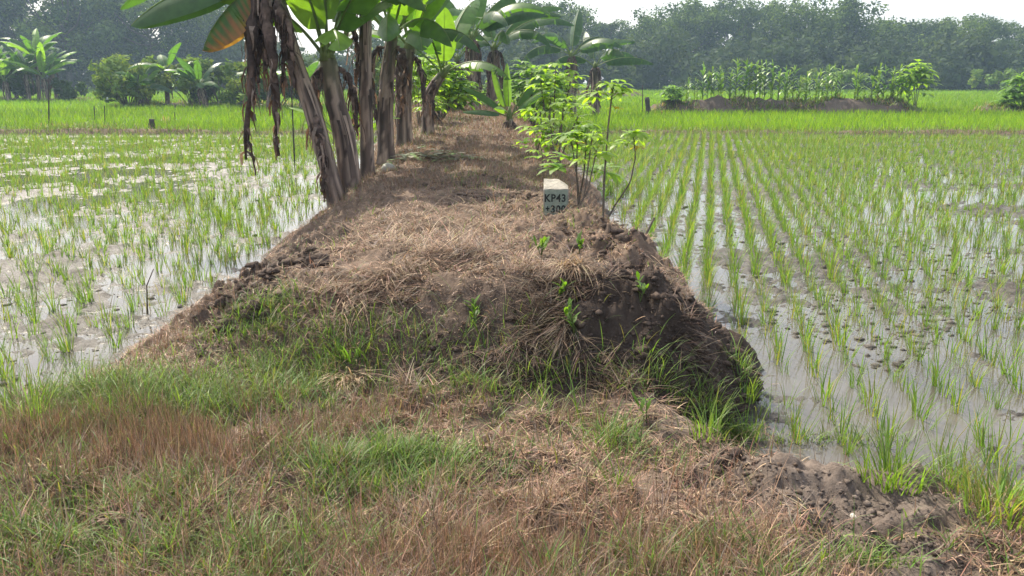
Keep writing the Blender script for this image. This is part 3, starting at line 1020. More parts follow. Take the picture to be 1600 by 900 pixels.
def dead_strand(path, r, w0=.05, n=46, spread=1.0):
    """a withered leaf hanging like a frayed rope: twisted midrib with shreds of lamina"""
    g = Geo(); pv = [Vector(p) for p in path]; seg = len(pv) - 1; m = 22; pts = []
    for i in range(m):
        t = i / (m - 1) * seg; k = min(int(t), seg - 1); f = t - k
        p0 = pv[max(k - 1, 0)]; p1 = pv[k]; p2 = pv[k + 1]; p3 = pv[min(k + 2, seg)]
        q = .5 * ((2 * p1) + (p2 - p0) * f + (2 * p0 - 5 * p1 + 4 * p2 - p3) * f * f + (3 * p1 - p0 - 3 * p2 + p3) * f ** 3)
        pts.append(q + Vector((r.randn(), r.randn(), r.randn())) * .008)
    A = np.array([.15, .105, .085]); B = np.array([.07, .05, .042]); C = np.array([.24, .185, .15])
    tt = np.linspace(0, 1, m)
    tube(g, pts, (.012 + .028 * np.sin(np.pi * (tt * .8 + .2)) ** 1.2) * (.7 + .6 * r.rand(m)) * w0 / .05, np.stack([(A, B)[r.randint(2)] * (.7 + .6 * r.rand()) for _ in range(m)]), 7, .25, r)
    for s_ in range(n):
        f = .12 + .86 * r.rand(); i = int(f * (m - 1)); a = r.rand() * 6.283
        L = (.10 + .28 * r.rand() ** 1.5) * spread; w = .008 + .026 * r.rand()
        o = Vector((math.cos(a), math.sin(a), 0)); sd = Vector((-o.y, o.x, 0)); p = pts[i].copy(); V = []
        c = (A, B, C)[r.choice(3, p=[.5, .3, .2])] * (.7 + .6 * r.rand())
        tw = r.randn() * .8
        for k in range(6):
            u_ = k / 5; ww = w * (1 - .75 * u_) * (.7 + .6 * r.rand())
            s2 = sd * math.cos(tw * u_) + o * math.sin(tw * u_)
            V += [tuple(p - s2 * ww), tuple(p + s2 * ww)]
            st = o * max(0, .55 - 1.1 * u_) * (.5 + r.rand()) + Vector((0, 0, -1)) * (.35 + .65 * min(1, 1.4 * u_)) + Vector((r.randn(), r.randn(), 0)) * .14
            p = p + st.normalized() * (L / 5)
        g.add(V, c, [(2 * k, 2 * k + 1, 2 * k + 3, 2 * k + 2) for k in range(5)])
    return g


def banana(label, path, r0, r1, leaves, seed, deads=(), name='banana_plant', group='banana plants along the earth bank', stemcol=None, strands=(), sY=0):
    """path in world space (base first). leaves: (az deg, el0 deg, L, W, droop, colour key, tear, hinge, [edge])"""
    r = RS(900 + seed)
    base = Vector(path[0])
    t = thing(name, label, 'banana plant', base, 0, group)
    loc = [Vector(p) - base for p in path]
    g, pts = stem_geo(loc, r0, r1, r, stemcol)
    # crown heart: petiole bases taking over from the stem
    top = pts[-1]; d = (pts[-1] - pts[-2]).normalized()
    tube(g, [top - d * .02, top + d * .12, top + d * .25], [r1 * .95, r1 * .7, .02], (.12, .16, .05), 10)
    g.build('trunk', M_stem, t)
    for lf in leaves:
        az, el, L, W, dr, ck, te, hi = lf[:8]
        edge = lf[8] if len(lf) > 8 else None
        c = {'g': BL, 'y': BLY, 'd': BLD}[ck] * (.9 + .25 * r.rand())
        gl = banana_leaf(R(az), R(el), L, W, dr, r, c, te, R(hi), pet=min(.45, .25 * L), z0=0, off=r1 * .5, edge=edge)
        o = gl.build('leaf', M_banana, t); o.location = top + d * .05
    for dl in deads:
        az, el, L, W, dr, drop = dl
        a_ = R(az); o_ = Vector((math.cos(a_), math.sin(a_), 0)); q0 = top - d * drop + o_ * r1 * .6
        ln = L * 1.15; out = (.10 + .16 * r.rand()) * min(1, L)
        pth = [q0, q0 + o_ * out * .8 + Vector((0, 0, -.06)), q0 + o_ * out * 1.25 + Vector((0, 0, -.35 * ln)), q0 + o_ * out * 1.15 + Vector((r.randn() * .05, r.randn() * .05, -.7 * ln)), q0 + o_ * out + Vector((r.randn() * .08, r.randn() * .08, -ln))]
        dead_strand(pth, r, W * .22, int(34 + 20 * L)).build('dry_leaf', M_dead, t)
    for (pp, ww, nn, spr) in strands:
        dead_strand([atY(a_, b_, sY + .25 * r.randn() * (k_ > 0) * .4) - base for k_, (a_, b_) in enumerate(pp)], r, ww, nn, spr).build('dry_leaf', M_dead, t)
    for dl in ():
        c = (DEAD, DEADG, DEADO)[r.choice(3, p=[.5, .4, .1])]
        gl = banana_leaf(R(az), R(el), L, W, dr, r, c, .45, R(-72), pet=.35, dead=True, off=r1 * .7)
        o = gl.build('dry_leaf', M_dead, t); o.location = top - d * drop
    return t


def gz(p, dz=-.04):
    p = Vector(p); p.z = hz(p.x, p.y) + dz; return p


# azimuths: 0 = right (+x), 90 = away, 180 = left, 270 = towards the camera
YA = 9.2
A0 = gz(atY(527, 290, YA)); 
banana('leaning banana plant with long dead leaves hanging over the left paddy', [A0, atY(492, 185, YA), atY(460, 90, YA), atY(425, -25, YA)], .122, .08,
       [(188, 0, 1.25, .66, .8, 'd', .03, -48), (200, -30, .85, .66, .7, 'g', .12, -58, DEADO), (150, 50, 1.8, .5, 1.3, 'g', .2, -20), (60, 60, 1.9, .5, 1.2, 'g', .2, -20), (170, 12, 1.5, .5, .9, 'd', .05, -15),
        (330, 45, 1.5, .5, 1.7, 'y', .1, -20), (265, 55, 1.3, .5, 1.3, 'g', .2, -20), (120, 78, 1.5, .4, .5, 'y', .03, -15)], 1, [],
       strands=[([(425, -25), (400, -10), (393, 60), (392, 150), (383, 248)], .07, 80, 1.0), ([(425, -20), (418, 10), (424, 80), (430, 150), (434, 243)], .065, 80, .9), ([(420, -15), (408, 10), (406, 60), (402, 128)], .055, 60, 1.1),
                ([(425, -10), (420, 20), (418, 70), (414, 110)], .055, 55, 1.1), ([(430, 0), (440, 20), (444, 70), (441, 130)], .06, 50, 1.0), ([(428, -15), (412, -5), (398, 40), (396, 120)], .05, 50, 1.1), ([(492, 180), (500, 210), (505, 250), (503, 300)], .05, 45, 1.0), ([(430, 10), (452, 40), (456, 80), (455, 110)], .05, 40, 1.0)], sY=9.1)
YB = 9.45
B0 = gz(atY(548, 288, YB))
banana('thick short banana plant standing right of the leaning trunk', [B0, atY(540, 220, YB), atY(522, 150, YB), atY(512, 92, YB)], .145, .10,
       [(140, 72, 1.5, .55, .9, 'g', .16, -22), (185, 55, 1.3, .5, 1.3, 'y', .06, -25), (60, 70, 1.6, .55, 1.0, 'g', .16, -25), (20, 55, 1.3, .5, 1.2, 'g', .16, -25), (255, 70, 1.2, .5, .9, 'y', .05, -25),
        (320, 62, 1.25, .5, 1.2, 'g', .1, -30), (290, 42, .9, .46, 1.8, 'y', .12, -38), (95, 85, 1.6, .4, .2, 'y', .02, -15)], 2,
       [(20, -40, .7, .2, 3., .1), (200, -40, .8, .2, 3., .12)])
YC = 10.3
C0 = gz(atY(574, 268, YC))
banana('slim straight banana plant with its trunk rising out of the picture', [C0, atY(572, 180, YC), atY(570, 90, YC), atY(572, -20, YC)], .11, .08,
       [(30, 45, 1.8, .55, 1.3, 'g', .1, -30), (330, 40, 1.7, .55, 1.5, 'y', .1, -25), (285, 50, 1.4, .5, 1.4, 'g', .08, -30), (200, 45, 1.8, .55, 1.4, 'g', .2, -28), (150, 60, 1.8, .5, 1.1, 'd', .1, -25),
        (80, 62, 1.8, .5, 1.1, 'g', .2, -25), (250, 70, 1.6, .45, .8, 'y', .05, -20), (262, 15, 1.1, .5, 1.2, 'g', .16, -42), (310, 10, 1.1, .5, 1.2, 'g', .16, -45), (222, 12, 1.0, .5, 1.2, 'g', .16, -42)], 3,
       [(210, -30, .8, .2, 3., .1)])
YD = 12.2
D0 = gz(atY(603, 245, YD))
banana('banana plant with broad backlit leaves behind the slim trunk', [D0, atY(602, 180, YD), atY(606, 120, YD), atY(612, 62, YD)], .14, .10,
       [(340, 58, 1.7, .62, 1.0, 'y', .1, -20), (300, 60, 1.4, .6, 1.1, 'y', .1, -25), (200, 55, 1.6, .55, 1.2, 'g', .16, -28), (250, 68, 1.5, .6, .9, 'g', .05, -22), (30, 58, 1.9, .6, 1.1, 'g', .16, -25),
        (110, 65, 1.9, .55, .9, 'g', .16, -25), (160, 50, 1.7, .5, 1.3, 'd', .1, -25), (275, 38, 1.2, .6, 1.9, 'g', .06, -35), (320, 35, 1.1, .55, 1.9, 'g', .14, -40)], 4,
       [(200, -40, .9, .2, 3., .1), (340, -40, .7, .2, 3., .1)])
YE = 14.3
E0 = gz(atY(632, 222, YE))
banana('banana plant wrapped in brown sheaths at the bend of the path edge', [E0, atY(631, 170, YE), atY(634, 120, YE), atY(640, 75, YE)], .155, .11,
       [(350, 76, 1.7, .6, .6, 'g', .06, -25), (320, 65, 1.6, .6, .8, 'y', .04, -18), (260, 62, 1.6, .6, 1.0, 'g', .06, -25), (190, 52, 1.8, .55, 1.3, 'g', .2, -28), (60, 60, 2.0, .6, 1.1, 'g', .2, -25), (120, 62, 1.9, .6, 1.0, 'd', .1, -25), (285, 38, 1.2, .6, 1.9, 'g', .12, -38), (335, 35, 1.2, .55, 1.8, 'd', .14, -40)], 5,
       [(215, -40, .9, .22, 3., .1), (345, -45, .8, .22, 3., .15)])
YF = 15.8
F0 = gz(atY(668, 196, YF))
banana('banana plant with one pale upright sunlit leaf over the path', [F0, atY(668, 165, YF), atY(676, 138, YF), atY(690, 118, YF)], .15, .10,
       [(285, 78, .95, .46, -.1, 'y', .0, -8), (335, 30, 1.2, .5, 1.5, 'g', .2, -25), (250, 60, 1.7, .6, 1.0, 'g', .16, -25), (170, 50, 1.8, .55, 1.3, 'g', .2, -28), (70, 62, 1.9, .55, .9, 'g', .2, -25)], 6,
       [(220, -40, .7, .22, 3., .1)])
# suckers
S0 = gz(atY(590, 240, 13.2)); S0.x -= .5; S0 = gz(S0)
banana('young banana sucker showing between the left trunks', [S0, S0 + Vector((0, 0, .3)), S0 + Vector((.02, 0, .6))], .06, .04,
       [(200, 60, .9, .32, 1.0, 'y', .02, -20), (340, 55, .9, .32, 1.2, 'y', .02, -20), (280, 65, .8, .3, 1.0, 'y', .02, -20), (90, 70, .9, .3, .8, 'y', .02, -20)], 7)
# far crowns over the end of the path
YG = 27
for i, (px, py, tx, ty, lab, lv) in enumerate([
    (742, 166, 738, 62, 'tall banana plant with arching leaves at the far end of the path',
     [(5, 42, 2.7, .75, 1.25, 'd', .12, -40), (350, 58, 2.6, .7, 1.9, 'g', .14, -45), (180, 45, 2.4, .7, 1.4, 'g', .12, -40), (150, 66, 2.5, .7, 1.2, 'g', .12, -35), (250, 55, 2.0, .7, 1.8, 'g', .14, -40), (300, 50, 2.2, .7, 1.9, 'd', .14, -45), (80, 70, 2.4, .7, .9, 'g', .1, -30), (30, 65, 2.4, .7, 1.4, 'g', .1, -35)]),
    (768, 168, 772, 78, 'banana plant with a dark trunk right of the tall one at the path end',
     [(0, 50, 2.6, .75, 1.5, 'd', .12, -45), (330, 45, 2.1, .7, 2.0, 'd', .12, -45), (25, 58, 2.7, .7, 1.3, 'g', .12, -35), (200, 50, 2.0, .7, 1.6, 'g', .12, -40), (110, 66, 2.2, .7, 1.1, 'g', .1, -35), (285, 48, 1.7, .7, 2.0, 'g', .12, -45)]),
    (722, 168, 715, 95, 'shorter banana plant left of the tall one at the path end',
     [(170, 50, 2.0, .65, 1.5, 'g', .1, -40), (20, 55, 1.8, .65, 1.4, 'g', .1, -40), (220, 60, 1.8, .65, 1.2, 'g', .1, -35), (310, 52, 1.7, .65, 1.7, 'd', .1, -40), (90, 70, 2.0, .6, .8, 'g', .1, -30)])]):
    G0 = gz(atY(px, py, YG + i * 1.3)); G1 = atY(tx, ty, YG + i * 1.3)
    banana(lab, [G0, G0.lerp(G1, .35), G0.lerp(G1, .7), G1], .2, .13, lv, 10 + i, [(300, -40, 1.4, .3, 3., .05), (220, -40, 1.5, .3, 3., .1), (20, -40, 1.3, .3, 3., .1)])
YH = 36
for i, (px, tx, ty, lab, lv) in enumerate([
    (895, 893, 88, 'dark drooping banana plant behind the right cassava bushes',
     [(10, 30, 2.5, .7, .8, 'd', .25, -55), (35, 50, 2.4, .7, 1.9, 'd', .25, -60), (180, 35, 2.2, .7, 2.1, 'd', .25, -60), (140, 58, 2.2, .7, 1.9, 'd', .25, -60), (330, 45, 2.2, .7, 1.7, 'd', .2, -50), (230, 55, 2.0, .7, 1.6, 'd', .15, -45), (75, 70, 2.2, .7, .8, 'd', .1, -35)]),
    (925, 930, 105, 'dark banana plant at the right end of the path side clump',
     [(350, 25, 2.2, .7, 1.0, 'd', .25, -60), (25, 45, 2.3, .7, 1.9, 'd', .25, -60), (170, 40, 2.0, .7, 2.0, 'd', .25, -60), (300, 50, 1.9, .7, 1.7, 'd', .2, -50), (100, 66, 2.0, .7, 1., 'd', .1, -35)])]):
    H1 = atY(tx, ty, YH + 1.5 * i); H0 = Vector((H1.x + .1, H1.y, .05))
    banana(lab, [H0, H0.lerp(H1, .4), H0.lerp(H1, .7), H1], .2, .13, lv, 14 + i, [(300, -40, 1.5, .32, 3., .05), (220, -40, 1.4, .3, 3., .1), (0, -30, 1.4, .3, 2.8, .1), (120, -40, 1.4, .3, 2.8, .1)], group=None)
YI = 17.5
I0 = gz(atY(796, 190, YI))
banana('low young banana plant with bright folded leaves beside the path', [I0, I0 + Vector((0, 0, .12)), I0 + Vector((0, 0, .3))], .13, .08,
       [(170, 50, .95, .3, .8, 'g', .02, -55), (195, 20, .8, .3, .6, 'd', .05, -40), (20, 62, 1.1, .32, .4, 'g', .02, -50), (100, 80, .9, .28, .1, 'y', .02, -45), (340, 48, 1.0, .3, .7, 'g', .02, -50), (150, 75, .9, .26, .2, 'y', .02, -50), (250, 35, .7, .26, .9, 'y', .02, -35)], 17,
       [(230, -10, .6, .2, 2.4, .05), (320, -15, .6, .2, 2.4, .05)])
# ------------------------------------------------------------------ cassava
def palmate(g, base, az, pet_el, pet_len, size, r, col, lobes=6):
    hd = Vector((math.cos(az), math.sin(az), 0))
    tip = Vector(base) + (hd * math.cos(pet_el) + Vector((0, 0, math.sin(pet_el)))) * pet_len
    # petiole as a thin three sided tube
    tube(g, [base, Vector(base).lerp(tip, .5) + Vector((0, 0, pet_len * .05)), tip], [.003, .0025, .002], (.16, .15, .05), 3, cap=False)
    pt_ = .6 * r.rand() - .1
    for k in range(lobes):
        f = (k - (lobes - 1) / 2) / ((lobes - 1) / 2)
        a = az + f * 2.1
        L = size * (1 - .42 * abs(f)) * (.9 + .2 * r.rand())
        lens(g, tip, a, .95 + .35 * r.rand() + pt_, L, L * .31, np.asarray(col) * (.85 + .3 * r.rand()), .7 + .5 * r.rand(), 4)


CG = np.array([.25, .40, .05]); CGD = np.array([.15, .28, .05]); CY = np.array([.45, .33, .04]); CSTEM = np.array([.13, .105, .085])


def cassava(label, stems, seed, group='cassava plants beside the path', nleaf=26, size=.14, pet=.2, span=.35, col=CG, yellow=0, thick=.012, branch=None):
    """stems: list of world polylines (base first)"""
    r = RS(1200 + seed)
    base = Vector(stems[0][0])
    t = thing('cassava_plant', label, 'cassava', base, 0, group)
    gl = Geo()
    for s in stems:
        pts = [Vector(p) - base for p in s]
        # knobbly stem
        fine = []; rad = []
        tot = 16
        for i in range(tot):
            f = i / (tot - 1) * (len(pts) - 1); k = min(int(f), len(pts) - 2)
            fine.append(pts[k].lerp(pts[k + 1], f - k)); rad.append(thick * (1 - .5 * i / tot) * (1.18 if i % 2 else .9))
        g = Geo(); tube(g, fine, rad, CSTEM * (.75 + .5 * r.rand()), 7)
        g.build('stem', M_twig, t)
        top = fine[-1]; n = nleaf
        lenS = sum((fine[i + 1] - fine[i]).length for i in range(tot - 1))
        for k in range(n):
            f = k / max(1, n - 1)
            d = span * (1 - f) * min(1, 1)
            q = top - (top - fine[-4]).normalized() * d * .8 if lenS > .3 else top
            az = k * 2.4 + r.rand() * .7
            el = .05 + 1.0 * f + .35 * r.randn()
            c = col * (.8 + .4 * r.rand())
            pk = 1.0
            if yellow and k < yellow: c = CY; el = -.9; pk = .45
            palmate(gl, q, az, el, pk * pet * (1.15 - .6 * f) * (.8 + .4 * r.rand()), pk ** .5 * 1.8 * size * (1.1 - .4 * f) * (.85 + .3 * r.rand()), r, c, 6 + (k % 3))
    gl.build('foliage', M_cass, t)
    return t


def stem_pts(b, tops, Y, dz=-.03, bez=None):
    b = gz(Vector(b), dz)
    out = []
    for tpx, tpy in tops:
        t = atY(tpx, tpy, Y)
        m = b.lerp(t, .5) + Vector((random.uniform(-.03, .03), random.uniform(-.03, .03), 0))
        out.append([b + Vector((random.uniform(-.03, .03), random.uniform(-.03, .03), 0)), m, t])
    return out


# the group right behind the marker post
Yc = 9.6
b = atY(872, 262, Yc)
cassava('leafy cassava bush whose stems rise just behind the marker post', stem_pts((b.x, b.y, 0), [(858, 180), (880, 168), (903, 182)], Yc), 1, nleaf=6, size=.145, pet=.2, yellow=1)
Yc = 13.5
b = atY(862, 225, Yc)
cassava('tall bright cassava bush standing highest right of the path', stem_pts((b.x, b.y, 0), [(845, 130), (868, 108), (892, 122), (860, 150)], Yc), 2, nleaf=8, size=.175, pet=.26, span=.5, thick=.016)
Yc = 7.2
b = atY(906, 330, Yc)
cassava('cassava with a wide flat crown of leaves just right of the marker post', stem_pts((b.x, b.y, 0), [(902, 215), (917, 212), (893, 222)], Yc), 3, nleaf=6, size=.14, pet=.17, thick=.009, col=CGD * .6 + CG * .4)
Yc = 6.9
b = atY(942, 355, Yc); b = gz(b)
cassava('tall thin single stemmed cassava with a small crown and orange leaf', [[b, atY(944, 280, Yc), atY(950, 200, Yc), atY(957, 140, Yc)]], 4, nleaf=14, size=.10, pet=.12, span=.12, thick=.011, yellow=1)
b2 = gz(atY(936, 352, 6.95))
cassava('short curved cassava leaning right with a small leaf tuft', [[b2, atY(960, 322, 6.95), atY(985, 285, 6.95), atY(993, 245, 6.95), atY(990, 215, 6.95)]], 5, nleaf=10, size=.09, pet=.09, span=.08, thick=.008, yellow=1)
b3 = gz(atY(895, 340, 6.75))
cassava('slanting cassava stems leaning right from beside the marker post', [[b3, atY(918, 300, 6.75), atY(932, 235, 6.75)], [b3, atY(912, 310, 6.75), atY(925, 215, 6.75)]], 6, nleaf=6, size=.09, pet=.1, span=.1, thick=.009)
Yc = 11.2
b = atY(838, 225, Yc)
cassava('low cassava with drooping leaves left of the marker post on the slope', stem_pts((b.x, b.y, 0), [(840, 190), (850, 205)], Yc), 7, nleaf=10, size=.13, pet=.15, thick=.009)
Yc = 22
b = atY(832, 190, Yc)
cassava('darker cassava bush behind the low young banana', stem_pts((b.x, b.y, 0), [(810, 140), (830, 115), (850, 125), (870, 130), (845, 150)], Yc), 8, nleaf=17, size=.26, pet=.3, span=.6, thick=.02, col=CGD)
Yc = 17
b = atY(672, 185, Yc)
cassava('small pale cassava at the left edge of the far path', stem_pts((b.x, b.y, 0), [(668, 150), (680, 158)], Yc), 9, nleaf=11, size=.14, pet=.16, thick=.013)
Yc = 21
b = atY(690, 172, Yc)
cassava('bright cassava bush left of the far path under the banana leaves', stem_pts((b.x, b.y, 0), [(660, 105), (680, 95), (700, 108), (715, 115), (690, 130), (668, 130), (722, 140)], Yc), 10, nleaf=16, size=.26, pet=.3, span=.6, thick=.018)
Yc = 25
b = atY(705, 168, Yc)
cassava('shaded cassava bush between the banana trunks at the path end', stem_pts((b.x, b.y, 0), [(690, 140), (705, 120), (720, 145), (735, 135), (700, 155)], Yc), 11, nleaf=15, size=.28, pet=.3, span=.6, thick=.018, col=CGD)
Yc = 29
b = atY(815, 165, Yc)
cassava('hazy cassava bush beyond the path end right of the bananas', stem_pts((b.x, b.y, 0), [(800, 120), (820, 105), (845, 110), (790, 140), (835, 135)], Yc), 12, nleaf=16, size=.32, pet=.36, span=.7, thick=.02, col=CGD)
Yc = 24
b = atY(850, 180, Yc)
cassava('leafy cassava bush at the right edge of the far path', stem_pts((b.x, b.y, 0), [(838, 130), (855, 118), (872, 128), (848, 148), (880, 145)], Yc), 14, nleaf=15, size=.27, pet=.3, span=.6, thick=.018, col=CG)
Yc = 31
b = atY(775, 166, Yc)
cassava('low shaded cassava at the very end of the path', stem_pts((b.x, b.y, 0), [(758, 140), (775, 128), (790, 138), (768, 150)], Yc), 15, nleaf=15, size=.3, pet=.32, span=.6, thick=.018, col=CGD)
Yc = 19
b = atY(655, 180, Yc)
cassava('bright cassava between the left trunks near the path bend', stem_pts((b.x, b.y, 0), [(645, 110), (662, 98), (680, 120), (655, 135)], Yc), 16, nleaf=14, size=.24, pet=.26, span=.5, thick=.016, col=CG)
b4 = gz(atY(848, 270, 8.8))
cassava('tiny cassava seedling on the slope left of the marker post', [[b4, b4 + Vector((0, 0, .25)), b4 + Vector((-.03, 0, .42))]], 13, nleaf=7, size=.09, pet=.1, thick=.006)
# bare cut cassava stick
b5 = gz(atY(990, 410, 5.4))
g = Geo(); pts = [Vector((0, 0, 0)), atY(1005, 375, 5.4) - b5, atY(1022, 340, 5.4) - b5]
tube(g, pts, [.010, .009, .008], CSTEM, 7)
o = g.build('bare_stick', M_twig); o.location = b5; tag(o, 'bare leaning cassava cutting at the right edge of the bank', 'stick')
b6 = atZ(228, 470, .1)
g = Geo(); tube(g, [Vector((0, 0, -.1)), Vector((.02, 0, .12)), atY(240, 420, b6.y) - b6], [.006, .005, .004], CSTEM * 1.2, 7)
o = g.build('bare_stick', M_twig); o.location = b6; tag(o, 'bare dark stick stuck in the left paddy edge', 'stick')

# ------------------------------------------------------------------ marker post
Yp = 6.55
pb = gz(atY(868, 338, Yp), .06)
post = thing('marker_post', 'square concrete kilometre marker post lettered KP43 at the right path edge', 'marker post', pb, R(-1.5))
bm = bmesh.new()
wv = .100; dv = .095; h1 = .185; h2 = .245
co = [(-wv, -dv, -.3), (wv, -dv, -.3), (wv, dv, -.3), (-wv, dv, -.3), (-wv, -dv, h1), (wv, -dv, h1), (wv, dv, h2 - .05), (-wv, dv, h2), (wv * .25, dv, h2), (wv * .35, dv * .2, h1 + .04)]
vs = [bm.verts.new(c) for c in co]
for f in [(3, 2, 1, 0), (0, 1, 5, 4), (1, 2, 6, 5), (2, 3, 7, 8, 6), (3, 0, 4, 7), (4, 5, 9), (5, 6, 9), (6, 8, 9), (8, 7, 4, 9)]:
    bm.faces.new([vs[i] for i in f])
bmesh.ops.recalc_face_normals(bm, faces=bm.faces)
bmesh.ops.bevel(bm, geom=list(bm.edges), offset=.004, segments=2, affect='EDGES')
bmesh.ops.subdivide_edges(bm, edges=[e for e in bm.edges if e.calc_length() > .04], cuts=3, use_grid_fill=True)
me = bpy.data.meshes.new('block'); bm.to_mesh(me); bm.free()
rr = RS(3)
for v in me.vertices:
    v.co += Vector((rr.randn(), rr.randn(), rr.randn())) * .0012
a = me.color_attributes.new('Col', 'FLOAT_COLOR', 'POINT')
for i, v in enumerate(me.vertices):
    a.data[i].color = tuple(np.array([.31, .285, .24]) * (.75 + .5 * fbm(np.array([v.co.x * 3 + v.co.y]), np.array([v.co.z * 3]), 8, 3, 5)[0]) * (1 - .45 * max(0, 1 - max(0, v.co.z) / .1))) + (1,)
me.materials.append(M_conc)
o = bpy.data.objects.new('block', me); COL.objects.link(o); o.parent = post
g = Geo()
pw = wv - .008
V = []
for zz in np.linspace(-.1, h1 - .006, 6):
    for xx in np.linspace(-pw, pw, 6): V.append((xx, -dv - .0055, zz))
q = [(j * 6 + i, j * 6 + i + 1, (j + 1) * 6 + i + 1, (j + 1) * 6 + i) for j in range(5) for i in range(5)]
n0 = len(V)
V += [(x_, y_ + .006, z_) for x_, y_, z_ in V]
q += [tuple(n0 + k for k in reversed(f)) for f in q]
ring = [i for i in range(6)] + [j * 6 + 5 for j in range(1, 6)] + [30 + i for i in range(4, -1, -1)] + [j * 6 for j in range(4, 0, -1)]
for i in range(len(ring)):
    a_, b_ = ring[i], ring[(i + 1) % len(ring)]
    q.append((b_, a_, a_ + n0, b_ + n0))
g.add(V, np.array([.21, .25, .20]), q)
g.build('painted_panel', M_conc, post, smooth=False)
M_ink = solid_mat('black_lettering', .8, .2, 60, .5, .1, 80)


def text(s, x, z, size, sx=1.0):
    cu = bpy.data.curves.new('lettering', 'FONT'); cu.body = s; cu.size = size; cu.extrude = .0012; cu.align_x = 'CENTER'; cu.offset = .0022
    cu.space_character = 1.12
    ob = bpy.data.objects.new('tmp', cu); COL.objects.link(ob)
    dg = bpy.context.evaluated_depsgraph_get(); dg.update()
    me = bpy.data.meshes.new_from_object(ob.evaluated_get(dg))
    bpy.data.objects.remove(ob)
    at_ = me.color_attributes.new('Col', 'FLOAT_COLOR', 'POINT')
    at_.data.foreach_set('color', np.tile([.025, .028, .025, 1.0], len(me.vertices)).astype(np.float32))
    me.materials.clear(); me.materials.append(M_ink)
    o = bpy.data.objects.new('lettering', me); COL.objects.link(o); o.parent = post
    o.rotation_euler = (R(90), 0, 0); o.location = (x, -dv - .0068, z); o.scale = (sx, 1, 1)
    return o


text('KP43', -.008, .085, .085, .88)
text('+', -.068, .004, .07, .8)
text('300', .018, -.005, .085, .88)

# ------------------------------------------------------------------ small things on the path
r = RS(60)
p = ground_at(607, 266)
g = Geo(); v = ico_v.copy()
bm = bmesh.new(); bmesh.ops.create_icosphere(bm, subdivisions=3, radius=1)
v = np.array([q_.co[:] for q_ in bm.verts]); f = np.array([[w.index for w in q_.verts] for q_ in bm.faces]); bm.free()
v = v * (1 + .08 * (fbm(v[:, 0] + 3, v[:, 1] + v[:, 2], 1.5, 3, 8) - .5))[:, None] * np.array([.085, .08, .07])
st = .5 + .5 * np.sin(np.arctan2(v[:, 1], v[:, 0]) * 9)
g.add(v, np.array([.30, .285, .24])[None] * (.82 + .18 * st[:, None]), None, f)
o = g.build('round_stone', M_rock); o.location = p + Vector((0, 0, .015)); tag(o, 'pale rounded stone at the foot of the banana trunks by the path', 'stone')
# heap of cut leaves
p = ground_at(672, 245)
g = Geo()
for k in range(260):
    a = r.rand() * 6.28; d = r.rand() ** .6
    q = Vector((math.cos(a) * d * .75, math.sin(a) * d * .55, .02 + .16 * (1 - d) * r.rand()))
    c = [(.17, .19, .13), (.10, .15, .05), (.25, .23, .17), (.16, .12, .08)][r.choice(4)]
    q.z += hz(p.x + q.x, p.y + q.y) - p.z
    lens(g, q, r.rand() * 6.28, 1.35 + .35 * r.rand(), .10 + .18 * r.rand(), .03 + .06 * r.rand(), np.array(c) * (.8 + .5 * r.rand()), .6 * r.rand())
o = g.build('leaf_pile', M_dead); o.location = p; tag(o, 'low heap of cut grey green leaves lying on the path', 'leaf pile')
# white stone in the soil
p = ground_at(1333, 808)
g = Geo(); clod(g, 0, 0, .002, .012, (.5, .46, .4), RS(5)); o = g.build('white_stone', M_soil); o.location = p; tag(o, 'small whitish stone on the bare soil at the lower right', 'stone')
# fallen banana leaf by the trunk foot
# ------------------------------------------------------------------ posts and poles
def pole(name, px, py0, py1, Y, rad, col, label, cat, lean=0, base=None):
    t = atY(px + lean, py1, Y); b = atY(px, py0, Y); 
    b.z = hz(b.x, b.y) - .1 if Y < 48 else -.0
    g = Geo(); n = 7
    rr = RS(int(px * 7 + py0))
    pts = [(Vector((0, 0, 0))).lerp(t - b, i / (n - 1)) for i in range(n)]
    tube(g, pts, rad * (1 + .12 * rr.randn(n)), col, 9)
    o = g.build(name, M_bark); o.location = b
    return tag(o, label, cat)


WD = np.array([.06, .052, .048])
pole('wooden_stub', 237, 209, 186, 26.2, .10, WD, 'short dark wooden stub on the bund across the left paddy', 'post')
pole('wooden_stub', 396, 196, 178, 30, .10, WD, 'short dark stub behind the hanging dead banana leaves', 'post')
pole('thin_pole', 76, 204, 122, 27.5, .022, WD, 'tall thin dark pole on the bund at the far left', 'pole')
pole('thin_stake', 163, 190, 165, 30, .016, WD, 'thin stake in the left field right of the tall pole', 'pole')
pole('thin_stake', 147, 188, 165, 30.5, .014, WD, 'thinner stake just left of the other in the left field', 'pole')
pole('white_post', 168, 158, 124, 58, .11, (.45, .45, .44), 'weathered whitish post left of the far grove', 'post', -2)
pole('wooden_stub', 1014, 182, 152, 39.3, .12, WD, 'dark leaning stub at the left end of the corn bank', 'post', -3)
pole('thin_pole', 1004, 182, 133, 39.6, .02, WD, 'thin pole beside the stub left of the corn bank', 'pole')
pole('thin_stake', 273, 190, 175, 31, .014, WD, 'short thin stake at the end of the left soil patch', 'pole')
pole('tall_stick', 455, 185, 130, 16, .013, WD, 'thin upright stick in the field between the left trunks', 'pole')

